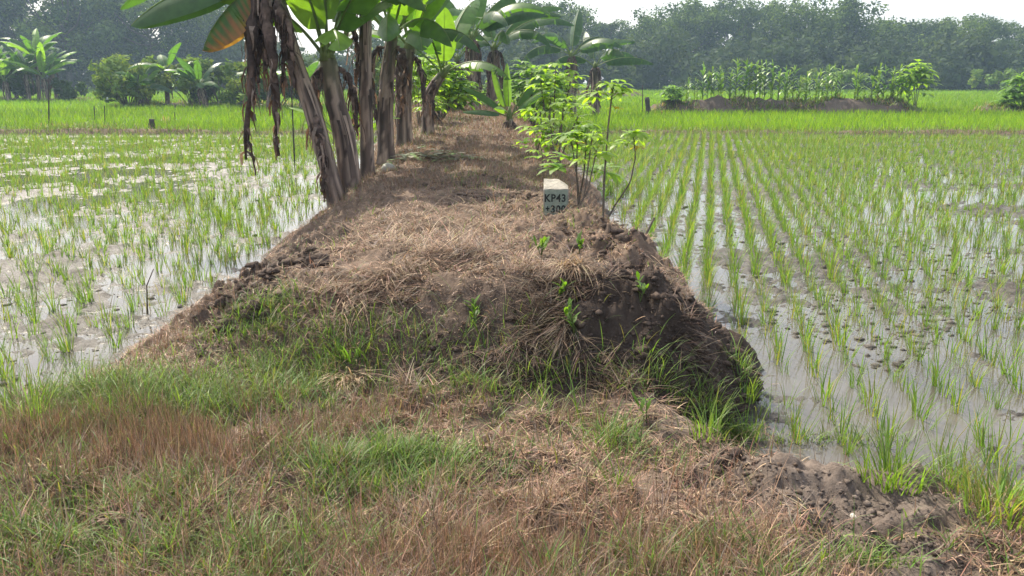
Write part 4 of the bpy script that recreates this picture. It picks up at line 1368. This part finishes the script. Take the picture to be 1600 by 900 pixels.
# ------------------------------------------------------------------ soil banks in the fields
def soil_bank(px0, px1, py, Y, hgt, wid, label, seed, green=.4):
    r = RS(1500 + seed)
    x0 = atY(px0, py, Y).x; x1 = atY(px1, py, Y).x
    nx, ny = max(24, int((x1 - x0) / .18)), 22
    U, Vv = np.meshgrid(np.linspace(0, 1, nx), np.linspace(-1, 1, ny), indexing='ij')
    X = x0 + (x1 - x0) * U; Yy = Y + wid * (Vv + 1)
    e = np.minimum(1, np.minimum(U, 1 - U) * 9) ** .6
    prof = (1 - np.abs(Vv) ** 2.2) * e
    Z = -.06 + hgt * prof * (.7 + .6 * fbm(X, Yy, .8, 3, seed)) + .6 * hgt * (fbm(X, Yy, 3, 3, seed + 5) - .5) * (prof > .03)
    C = np.array([.115, .09, .072]) * (.6 + .8 * fbm(X, Yy, 2, 3, seed + 9))[..., None]
    g = Geo(); ii = (np.arange(nx - 1)[:, None] * ny + np.arange(ny - 1)[None, :]).ravel()
    g.add(np.stack([X, Yy, Z], -1).reshape(-1, 3), C.reshape(-1, 3), np.stack([ii, ii + ny, ii + ny + 1, ii + 1], 1))
    tag(g.build('soil_bank', M_soil), label, 'earth bank', kind='structure')
    # weeds on it
    n = int((x1 - x0) * 330)
    uu = r.rand(n); vv = r.rand(n) * 1.5 - .95
    ix = np.clip((uu * (nx - 1)).astype(int), 0, nx - 1); iy = np.clip(((vv + 1) / 2 * (ny - 1)).astype(int), 0, ny - 1)
    g = Geo()
    patch = fbm(X[ix, iy], Yy[ix, iy], .7, 2, seed + 20)
    k = r.rand(n) < sst(.3, .55, patch) * green * 1.8
    P = np.stack([X[ix, iy] + r.randn(n) * .05, Yy[ix, iy] + r.randn(n) * .05, Z[ix, iy] - .02], 1)[k]; m = len(P)
    blades(g, P, r.rand(m) * 6.283, .14 + .28 * r.rand(m), .03 + .04 * r.rand(m), .2 + .9 * r.rand(m), .8 * r.rand(m), pick([GREEN, OLIVE, GREEN2, TAN], [.3, .3, .25, .15], m, r), 2)
    tag(g.build('bank_weeds', M_grass), 'low weeds and dry grass on the ' + label, 'weeds', kind='stuff')
    return lambda xx: float(np.interp(xx, X[:, 0], Z[:, ny // 2]))


cornz = soil_bank(1012, 1462, 183, 40, .74, 1.3, 'brown earth bank under the corn plot', 1, .8)
rightz = soil_bank(1535, 1760, 182, 40.5, .45, 1.0, 'low earth bank at the right picture edge', 2, .4)
soil_bank(40, 185, 203, 26.9, .16, .5, 'low soil heap around the left pole', 3, .3)
soil_bank(218, 275, 186, 31, .16, .45, 'small soil heap in the left field', 4, .2)
soil_bank(880, 1010, 152, 75, .55, 1.2, 'distant dark bund right of the bananas', 5, .4)
soil_bank(150, 520, 166, 47, .3, 2.2, 'low weedy bund under the left grove', 6, .8)
soil_bank(-160, 130, 160, 60, .3, 2.2, 'low weedy bund under the far left banana clump', 7, .8)

# ------------------------------------------------------------------ corn
CO = np.array([.11, .22, .05]); CO2 = np.array([.21, .32, .06])


def corn_proto(seed, h):
    r = RS(1700 + seed)
    t = thing('corn_plant', 'corn', 'corn plant')
    g = Geo(); tube(g, [(0, 0, -.05), (.01, .0, h * .4), (-.01, .02, h * .8), (0, .02, h)], [.018, .016, .011, .006], (.12, .17, .06), 7)
    g.build('stalk', M_corn, t)
    gl = Geo()
    for k in range(13):
        z = h * (.1 + .8 * k / 12); az = (k % 2) * math.pi + r.randn() * .55 + seed
        c = (CO if r.rand() < .6 else CO2) * (.8 + .4 * r.rand())
        L = h * (.40 + .18 * r.rand()) * (1 - .25 * abs(k - 5) / 5)
        lens(gl, (0, 0, z), az, .45 + .25 * r.rand(), L, .095 + .03 * r.rand(), c, 1.1 + .9 * r.rand(), 6)
    for k in range(3):
        lens(gl, (0, 0, h * .92), r.rand() * 6.28, .1 + .2 * r.rand(), h * .22, .04, CO2, .2, 4)
    gl.build('foliage', M_corn, t)
    return t


r = RS(70)
spots = []
xl0 = atY(1070, 160, 41).x; xr0 = atY(1425, 160, 41).x
k = 0
N_C = 64
for i in range(N_C):
    f = (i + .5) / N_C + r.randn() * .006
    xx = xl0 + (xr0 - xl0) * f
    yv = 41.0 + r.rand() * 1.0
    px, _ = proj(xx, yv)
    gap = (1310 < px < 1325)
    if gap: continue
    s = .72 + .5 * r.rand()
    if px < 1090: s *= .85
    spots.append((px, xx, yv, s))
spots.sort()
cp = [corn_proto(i, 1.45) for i in range(6)]
used = [False] * 6
for i, (px, xx, yv, s) in enumerate(spots):
    v = r.randint(6)
    z = cornz(xx) - .05
    kind = 'tall' if s > 1.02 else ('short' if s < .9 else 'mid height')
    lab = '%s corn plant, %s from the left end of the corn plot' % (kind, ordw(i + 1))
    if not used[v]:
        o = cp[v]; used[v] = True
        o.location = (xx, yv, z); o.rotation_euler = (0, 0, r.rand() * 6.28); o.scale = (s, s, s)
        o['label'] = lab; o['group'] = 'corn plants on the earth bank'
    else:
        o = copy_tree(cp[v], (xx, yv, z), r.rand() * 6.28, s, lab); o['group'] = 'corn plants on the earth bank'
for v in range(6):
    if not used[v]:
        for c in list(cp[v].children): bpy.data.objects.remove(c)
        bpy.data.objects.remove(cp[v])
# cassava like shrubs around the corn
for i, (px, py, Y, tops, lab, sz) in enumerate([
    (1430, 170, 41.8, [(1420, 118), (1435, 105), (1428, 125), (1440, 120)], 'bright leafy cassava at the right end of the corn plot', .42),
    (1050, 168, 41, [(1043, 142), (1053, 138), (1060, 146)], 'low cassava at the left end of the corn plot', .3),
    (1598, 175, 41.5, [(1580, 150), (1590, 128), (1605, 120), (1575, 160), (1610, 140)], 'shrubby plant at the right picture edge on its earth bank', .42)]):
    b = atY(px, py, Y); b.z = cornz(b.x) - .05 if px < 1500 else rightz(b.x) - .05
    st_ = [[b, b.lerp(atY(a_, c_, Y), .5), atY(a_, c_, Y)] for a_, c_ in tops]
    cassava(lab, st_, 30 + i, group=None, nleaf=13, size=sz, pet=sz * 1.1, span=.6, thick=.02, col=CG if i == 0 else CGD)

# ------------------------------------------------------------------ bushes and trees
def leafcloud(g, centers, radii, n, size, r, cols, flat=.75, shell=.55):
    """leaf sprays spread through overlapping uneven lobes"""
    centers = np.asarray(centers, float); radii = np.asarray(radii, float)
    w = radii ** 2; k = r.choice(len(centers), n, p=w / w.sum())
    d = r.randn(n, 3); d /= np.linalg.norm(d, axis=1)[:, None]
    rad = shell + (1 - shell) * r.rand(n) ** .7
    lump = .5 + .95 * fbm(d[:, 0] * 2.5 + k * 3.1 + 10, d[:, 1] * 2.5 + d[:, 2] * 2 + 20, 1.3, 3, 3)
    P = centers[k] + d * (radii[k] * rad * lump)[:, None] * np.array([1, 1, flat])
    nrm = d * .6 + r.randn(n, 3) * .6 + np.array([0, 0, .35]); nrm /= np.linalg.norm(nrm, axis=1)[:, None]
    a = np.cross(nrm, r.randn(n, 3)); a /= np.linalg.norm(a, axis=1)[:, None]
    b = np.cross(nrm, a)
    s = size * (.5 + .9 * r.rand(n))[:, None]
    asp = (.35 + .35 * r.rand(n))[:, None]
    V = np.stack([P - a * s, P - b * s * asp + a * s * .1, P + a * s, P + b * s * asp - a * s * .1], 1)
    # colour belongs to each leaf spray: lobes of younger and older leaves
    lobe = r.randint(0, len(cols), len(centers))
    ck = np.where(r.rand(n) < .65, lobe[k], r.randint(0, len(cols), n))
    C = np.asarray(cols)[ck] * (.75 + .5 * r.rand(n, 1))
    g.add(V.reshape(-1, 3), np.repeat(C, 4, 0), np.arange(n * 4).reshape(-1, 4))


TG = [np.array([.06, .10, .03]), np.array([.09, .14, .038]), np.array([.04, .068, .026]), np.array([.125, .185, .042])]


def tree_proto(seed, h, w, nl, kind='broad'):
    r = RS(2000 + seed)
    t = thing('tree', 'tree', 'tree')
    gt = Geo(); gc = Geo()
    if kind == 'bamboo':
        t.name = 'bamboo_clump'; t['category'] = 'bamboo'
        cen = []; rad = []
        for k in range(nl):
            a = r.rand() * 6.28; d = w * .5 * r.rand() ** .6; hh = h * (.72 + .3 * r.rand())
            b = Vector((math.cos(a) * d * .25, math.sin(a) * d * .25, -.2)); o = Vector((math.cos(a), math.sin(a), 0))
            pts = [b, b + Vector((0, 0, hh * .5)) + o * d * .35, b + Vector((0, 0, hh * .85)) + o * d * .8, b + Vector((0, 0, hh * .93)) + o * d * 1.25]
            tube(gt, pts, [.08, .07, .04, .015], (.13, .15, .06), 5)
            for f in np.linspace(.3, 1.0, 6):
                i = min(2, int(f * 3)); q = pts[i].lerp(pts[i + 1], f * 3 - i)
                cen.append(q + Vector((r.randn(), r.randn(), r.randn())) * .5); rad.append(h * (.055 + .075 * math.sin(math.pi * min(1, f * .9))))
        leafcloud(gc, [tuple(c) for c in cen], rad, 8500, .25, r, TG, .9, .3)
    else:
        trunkh = h * (.25 + .1 * r.rand())
        top = Vector((r.randn() * .3, r.randn() * .3, trunkh))
        tube(gt, [(0, 0, -.3), (top.x * .4, top.y * .4, trunkh * .5), tuple(top)], [h * .026, h * .019, h * .015], (.10, .085, .07), 8)
        cen = []; rad = []
        for k in range(nl):
            a = k * 2.4 + r.rand(); f = (k + .5) / nl
            zz = h * (.22 + .66 * f); d = w * .5 * math.sin(math.pi * (.12 + .80 * f)) * (.45 + .6 * r.rand())
            c = Vector((math.cos(a) * d, math.sin(a) * d, zz)); cen.append(tuple(c)); rad.append(w * (.09 + .15 * r.rand()))
            m = top.lerp(c, .5) + Vector((0, 0, -.06 * h * r.rand()))
            tube(gt, [tuple(top.lerp(Vector((0, 0, zz * .8)), .4)), tuple(m), tuple(c)], [h * .009, h * .006, h * .002], (.10, .085, .07), 5, cap=False)
        leafcloud(gc, cen, rad, 9500, .25, r, TG, .8, .35)
    gt.build('trunk' if kind != 'bamboo' else 'culms', M_bark, t)
    gc.build('crown', M_tree, t)
    t['h'] = h
    return t


TP = [tree_proto(0, 16, 12, 16), tree_proto(1, 15, 13, 20), tree_proto(2, 14, 10, 14), tree_proto(3, 17, 10, 18), tree_proto(4, 12, 12, 15), tree_proto(5, 15, 11, 15),
      tree_proto(6, 15, 11, 15, 'bamboo'), tree_proto(7, 16, 12, 18, 'bamboo')]
TUSED = [False] * len(TP)


def place_tree(v, px, top_py, Y, label, rz, wide=1.0):
    p = atY(px, 130, Y); tz = atY(px, top_py, Y).z
    s = tz / (TP[v]['h'] * .94)
    scl = (s * wide, s * wide, s)
    if not TUSED[v]:
        o = TP[v]; TUSED[v] = True
        o.location = (p.x, p.y, 0); o.rotation_euler = (0, 0, rz); o.scale = scl; o['label'] = label
    else:
        o = copy_tree(TP[v], (p.x, p.y, 0), rz, scl, label)
    o['group'] = 'trees of the hazy treeline'


trees = [
    (3, -130, -40, 118, 'tall dark tree beyond the far left picture edge', 1.1),
    (0, -40, -70, 112, 'tall dark tree at the far left picture edge', 1.15),
    (5, 40, -60, 116, 'tall hazy tree directly behind the far left banana clump', 1.1),
    (1, 110, -75, 112, 'broad dark tree right of the far left banana clump', 1.1),
    (3, 170, -60, 118, 'tall dark tree behind the whitish far post', 1.2),
    (0, 235, -55, 112, 'tall dark tree behind the left grove', 1.1),
    (7, 290, -25, 120, 'bamboo clump behind the right half of the left grove', 1.1),
    (2, 335, 22, 128, 'smaller tree under the drooping leaning banana leaf', 1.0),
    (4, 372, 60, 132, 'low tree seen behind the hanging dead banana leaves', 1.2),
    (4, 430, 78, 135, 'low hazy tree behind the leaning banana trunk', 1.3),
    (1, 480, 84, 140, 'low hazy tree left of the thick banana trunk', 1.3),
    (2, 530, 84, 140, 'low hazy tree behind the thick short banana plant', 1.3),
    (5, 590, 72, 140, 'hazy tree behind the slim straight banana trunk', 1.2),
    (4, 640, 60, 136, 'hazy tree behind the sheathed banana trunks', 1.3),
    (1, 690, 40, 132, 'hazy tree behind the pale upright banana leaf', 1.2),
    (0, 745, 12, 128, 'tree straight behind the tall banana at the path end', 1.1),
    (3, 795, -5, 126, 'tall tree behind the arching banana leaves', 1.1),
    (6, 845, 0, 126, 'bamboo clump right of the arching banana leaves', 1.0),
    (5, 895, 10, 130, 'spreading tree above the dark drooping banana', 1.0),
    (2, 945, 32, 140, 'lower tree in the dip of the treeline right of the bananas', 1.2),
    (6, 985, 30, 138, 'pale bamboo clump at the left edge of the open treeline', 1.1),
    (7, 1035, 4, 132, 'tall pale bamboo behind the stub and thin pole', 1.0),
    (1, 1085, 0, 136, 'rounded hazy tree behind the left end of the corn', 1.1),
    (0, 1135, -4, 134, 'broad hazy tree left of the middle of the corn plot', 1.1),
    (5, 1185, 2, 138, 'hazy tree right behind the middle of the corn plot', 1.1),
    (3, 1230, 22, 140, 'narrow tree in the notch over the corn plot', 1.1),
    (7, 1275, -6, 128, 'tallest pale bamboo right of the notch over the corn', 1.1),
    (6, 1325, 0, 130, 'tall bamboo leaning right over the end of the corn', 1.1),
    (2, 1375, 28, 138, 'lower tree behind the bright cassava at the corn end', 1.2),
    (4, 1415, 38, 140, 'low dark tree right of the corn plot', 1.2),
    (5, 1455, 28, 138, 'hazy tree over the right end of the earth bank', 1.1),
    (1, 1500, 24, 134, 'rounded tree between the two earth banks', 1.1),
    (0, 1550, 30, 136, 'broad tree left of the right picture edge', 1.1),
    (3, 1600, 34, 132, 'tree at the right picture edge', 1.2),
    (2, 1680, 20, 130, 'tree just beyond the right picture edge', 1.2),
    (1, 1760, 20, 130, 'last tree beyond the right picture edge', 1.2)]
r = RS(80)
for (v, px, tp_, Y, lab, wd) in trees:
    place_tree(v, px, tp_, Y, lab, r.rand() * 6.28, wd)
for v in range(len(TP)):
    if not TUSED[v]:
        for c in list(TP[v].children): bpy.data.objects.remove(c)
        bpy.data.objects.remove(TP[v])


def bush(px, py, Y, w, h, label, seed, cols, size=.16, n=1800, group=None, name='bush'):
    r = RS(2500 + seed)
    p = atY(px, py, Y); p.z = .0
    t = thing(name, label, 'bush', p, 0, group)
    g = Geo(); gl = Geo()
    cen = []; rad = []
    for k in range(15 if name == 'bush' else 18):
        a = r.rand() * 6.28; d = w * (.46 if name == 'bush' else .5) * r.rand() ** .5; z = h * ((.25 if name == 'bush' else .08) + .55 * r.rand())
        c = Vector((math.cos(a) * d, math.sin(a) * d, z)); cen.append(tuple(c)); rad.append(min(w, h) * ((.10 if name == 'bush' else .2) + .14 * r.rand()))
        tube(g, [(0, 0, -.1), tuple(c * .5 + Vector((0, 0, .1))), tuple(c)], [.035, .025, .01], (.1, .085, .07), 5)
    leafcloud(gl, cen, rad, n, size, r, cols, .9, .25)
    g.build('stem', M_bark, t); gl.build('foliage', M_tree, t)
    return t


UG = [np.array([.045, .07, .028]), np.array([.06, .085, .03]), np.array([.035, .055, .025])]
# undergrowth along the foot of the treeline
ug = [(-60, 'far left picture edge'), (60, 'far left banana clump'), (140, 'gap left of the whitish post'), (215, 'left side of the grove'), (300, 'right side of the grove'), (400, 'hanging dead leaves'),
      (500, 'thick banana trunk'), (620, 'sheathed banana trunks'), (740, 'path end'), (860, 'right cassava bushes'), (950, 'tall thin cassava'), (1020, 'stub and thin pole'), (1090, 'left end of the corn'), (1160, 'left half of the corn'),
      (1230, 'right half of the corn'), (1300, 'right end of the corn'), (1370, 'bright corn end cassava'), (1440, 'right end of the earth bank'), (1510, 'gap between earth banks'), (1590, 'right picture edge')]
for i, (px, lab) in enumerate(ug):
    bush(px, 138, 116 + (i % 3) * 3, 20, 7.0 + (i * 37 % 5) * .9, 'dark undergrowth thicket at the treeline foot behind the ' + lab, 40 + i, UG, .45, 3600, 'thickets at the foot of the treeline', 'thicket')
MG = [np.array([.15, .23, .05]), np.array([.11, .18, .045]), np.array([.19, .25, .05])]
DG = [np.array([.05, .085, .03]), np.array([.065, .10, .035])]
# left grove
bush(200, 165, 48, 3.2, 3.3, 'rounded pale green bush at the left end of the grove', 1, MG, .15, 1600)
bush(232, 165, 50, 3.2, 3.5, 'taller pale bush second from the left in the grove', 2, MG, .15, 1500)
bush(300, 165, 49, 3.2, 3.5, 'bright leafy bush in the middle of the grove', 3, MG, .15, 1700)
bush(345, 165, 49, 3.4, 2.8, 'dark dense bush right of the middle of the grove', 4, DG, .15, 1700)
bush(385, 166, 47, 3.2, 2.9, 'pale bush behind the hanging dead banana leaves', 5, MG, .15, 1500)
bush(435, 167, 47, 3.0, 2.6, 'green bush behind the leaning banana trunk', 6, MG, .15, 1500)
bush(480, 167, 46, 3.2, 2.9, 'dark bush left of the thick banana trunk', 7, DG, .15, 1300)
bush(45, 160, 62, 4.5, 3.0, 'dark thicket at the foot of the far left banana clump', 8, DG, .2, 2000)
bush(110, 160, 61, 2.8, 1.7, 'low rounded shrub right of the far left banana clump', 9, DG, .17, 1300)
bush(590, 150, 40, 3.2, 3.2, 'green bush seen between the slim and sheathed trunks', 10, MG, .16, 1500)
bush(1300, 140, 100, 9, 3.4, 'pale green rounded thicket behind the right part of the corn', 11, MG, .3, 1500)
bush(1560, 140, 100, 7, 3.2, 'pale shrub before the treeline near the right picture edge', 12, MG, .3, 1300)


def far_banana(px, py, Y, th, label, seed, group, L=1.9, n=11, sp=0):
    r = RS(2800 + seed)
    p = atY(px, py, Y); p.z = 0.05
    lv = []
    for k in range(n):
        lv.append((k * 360 / n + r.randn() * 18, 30 + 50 * r.rand(), L * (.8 + .4 * r.rand()), .62, .8 + .9 * r.rand(), 'gyd'[r.choice(3, p=[.5, .25, .25])], .1, -30))
    top = p + Vector((r.randn() * .15, 0, th))
    banana(label, [p, p.lerp(top, .4), p.lerp(top, .75), top], .17, .1, lv, 40 + seed, [(270, -40, 1.2, .3, 3., .1), (40, -40, 1.2, .3, 3., .1)], group=group)


far_banana(-8, 158, 62, 2.5, 'banana plant at the left picture edge of the far clump', 1, 'far left banana clump', 2.1)
far_banana(28, 158, 63, 2.2, 'banana plant second from the left in the far clump', 2, 'far left banana clump', 2.0)
far_banana(62, 158, 61, 3.1, 'tallest banana plant of the far left clump', 3, 'far left banana clump', 2.3)
far_banana(14, 158, 60, 1.5, 'short banana plant in front of the far left clump', 10, 'far left banana clump', 2.0)
far_banana(76, 158, 60, 1.7, 'low leafy banana plant under the tallest of the far left clump', 11, 'far left banana clump', 2.2)
far_banana(46, 158, 60.5, 2.0, 'middle banana plant of the far left clump', 12, 'far left banana clump', 2.2)
far_banana(90, 158, 62, 2.4, 'rightmost banana plant of the far left clump', 4, 'far left banana clump', 2.1)
far_banana(222, 163, 48, 1.0, 'low banana plant with dark leaves at the grove front left', 5, 'bananas of the left grove', 1.5)
far_banana(262, 163, 49, 2.0, 'banana plant with upright leaf at the grove centre', 6, 'bananas of the left grove', 1.7)
far_banana(322, 163, 47, 1.2, 'low banana plant at the grove front right', 7, 'bananas of the left grove', 1.5)
far_banana(420, 165, 45, 1.4, 'banana plant behind the hanging dead leaves', 8, 'bananas of the left grove', 1.6)
far_banana(470, 165, 43, 1.3, 'banana plant in the field behind the leaning trunk', 9, 'bananas of the left grove', 1.5)

# ------------------------------------------------------------------ haze
bm = bmesh.new(); bmesh.ops.create_cube(bm, size=1)
me = bpy.data.meshes.new('haze'); bm.to_mesh(me); bm.free()
hzo = bpy.data.objects.new('haze', me); COL.objects.link(hzo)
hzo.scale = (720, 340, 31); hzo.location = (0, 145, 13.5)
m, nt, out = new_mat('haze_air')
pv_ = nt.nodes.new('ShaderNodeVolumePrincipled')
pv_.inputs['Density'].default_value = .0008
pv_.inputs['Color'].default_value = (.52, .70, .93, 1)
pv_.inputs['Anisotropy'].default_value = .3
nt.links.new(pv_.outputs[0], out.inputs['Volume'])
me.materials.append(m)
tag(hzo, 'thin bluish haze filling the air over the fields', 'haze', kind='stuff')

# ------------------------------------------------------------------ light
SAZ = R(-33); SEL = R(50)          # azimuth from +Y, towards +X positive
S = Vector((math.sin(SAZ) * math.cos(SEL), math.cos(SAZ) * math.cos(SEL), math.sin(SEL)))
ld = bpy.data.lights.new('sun', 'SUN'); ld.energy = 5.0; ld.angle = R(.6); ld.color = (1, .92, .77)
lo = bpy.data.objects.new('sun', ld); COL.objects.link(lo)
lo.rotation_euler = (-S).to_track_quat('-Z', 'Y').to_euler()
lo.location = (0, 0, 40)
w = bpy.data.worlds.new('World'); sc.world = w; w.use_nodes = True
nt = w.node_tree; bg = nt.nodes['Background']
sky = nt.nodes.new('ShaderNodeTexSky'); sky.sky_type = 'NISHITA'; sky.sun_disc = False
sky.sun_elevation = SEL; sky.sun_rotation = SAZ
sky.air_density = 1.0; sky.dust_density = 5.0; sky.ozone_density = 1.0
tcw = nt.nodes.new('ShaderNodeTexCoord')
mpw = nt.nodes.new('ShaderNodeMapping'); mpw.inputs['Scale'].default_value = (1, 1, 2.2)
nt.links.new(tcw.outputs['Generated'], mpw.inputs[0])
nw = nt.nodes.new('ShaderNodeTexNoise'); nw.inputs['Scale'].default_value = 1.6; nw.inputs['Detail'].default_value = 5
nt.links.new(mpw.outputs[0], nw.inputs['Vector'])
rw = nt.nodes.new('ShaderNodeMapRange'); rw.inputs['From Min'].default_value = .35; rw.inputs['From Max'].default_value = .65
rw.inputs['To Min'].default_value = .17; rw.inputs['To Max'].default_value = .40
nt.links.new(nw.outputs['Fac'], rw.inputs['Value'])
mw = nt.nodes.new('ShaderNodeMix'); mw.data_type = 'RGBA'
nt.links.new(rw.outputs[0], mw.inputs['Factor']); nt.links.new(sky.outputs[0], mw.inputs['A']); mw.inputs['B'].default_value = (9.6, 9.8, 10.2, 1)
nt.links.new(mw.outputs['Result'], bg.inputs['Color']); bg.inputs['Strength'].default_value = .15

sc.view_settings.view_transform = 'Standard'; sc.view_settings.look = 'None'
sc.view_settings.exposure = 0.76; sc.view_settings.gamma = 1; sc.view_settings.use_curve_mapping = False
cy = sc.cycles
cy.use_denoising = True
try: cy.denoiser = 'OPENIMAGEDENOISE'
except Exception: pass
cy.max_bounces = 6; cy.diffuse_bounces = 3; cy.glossy_bounces = 3; cy.transmission_bounces = 3; cy.volume_bounces = 1; cy.transparent_max_bounces = 4
cy.use_adaptive_sampling = True; cy.adaptive_threshold = .02
cy.sample_clamp_indirect = 6
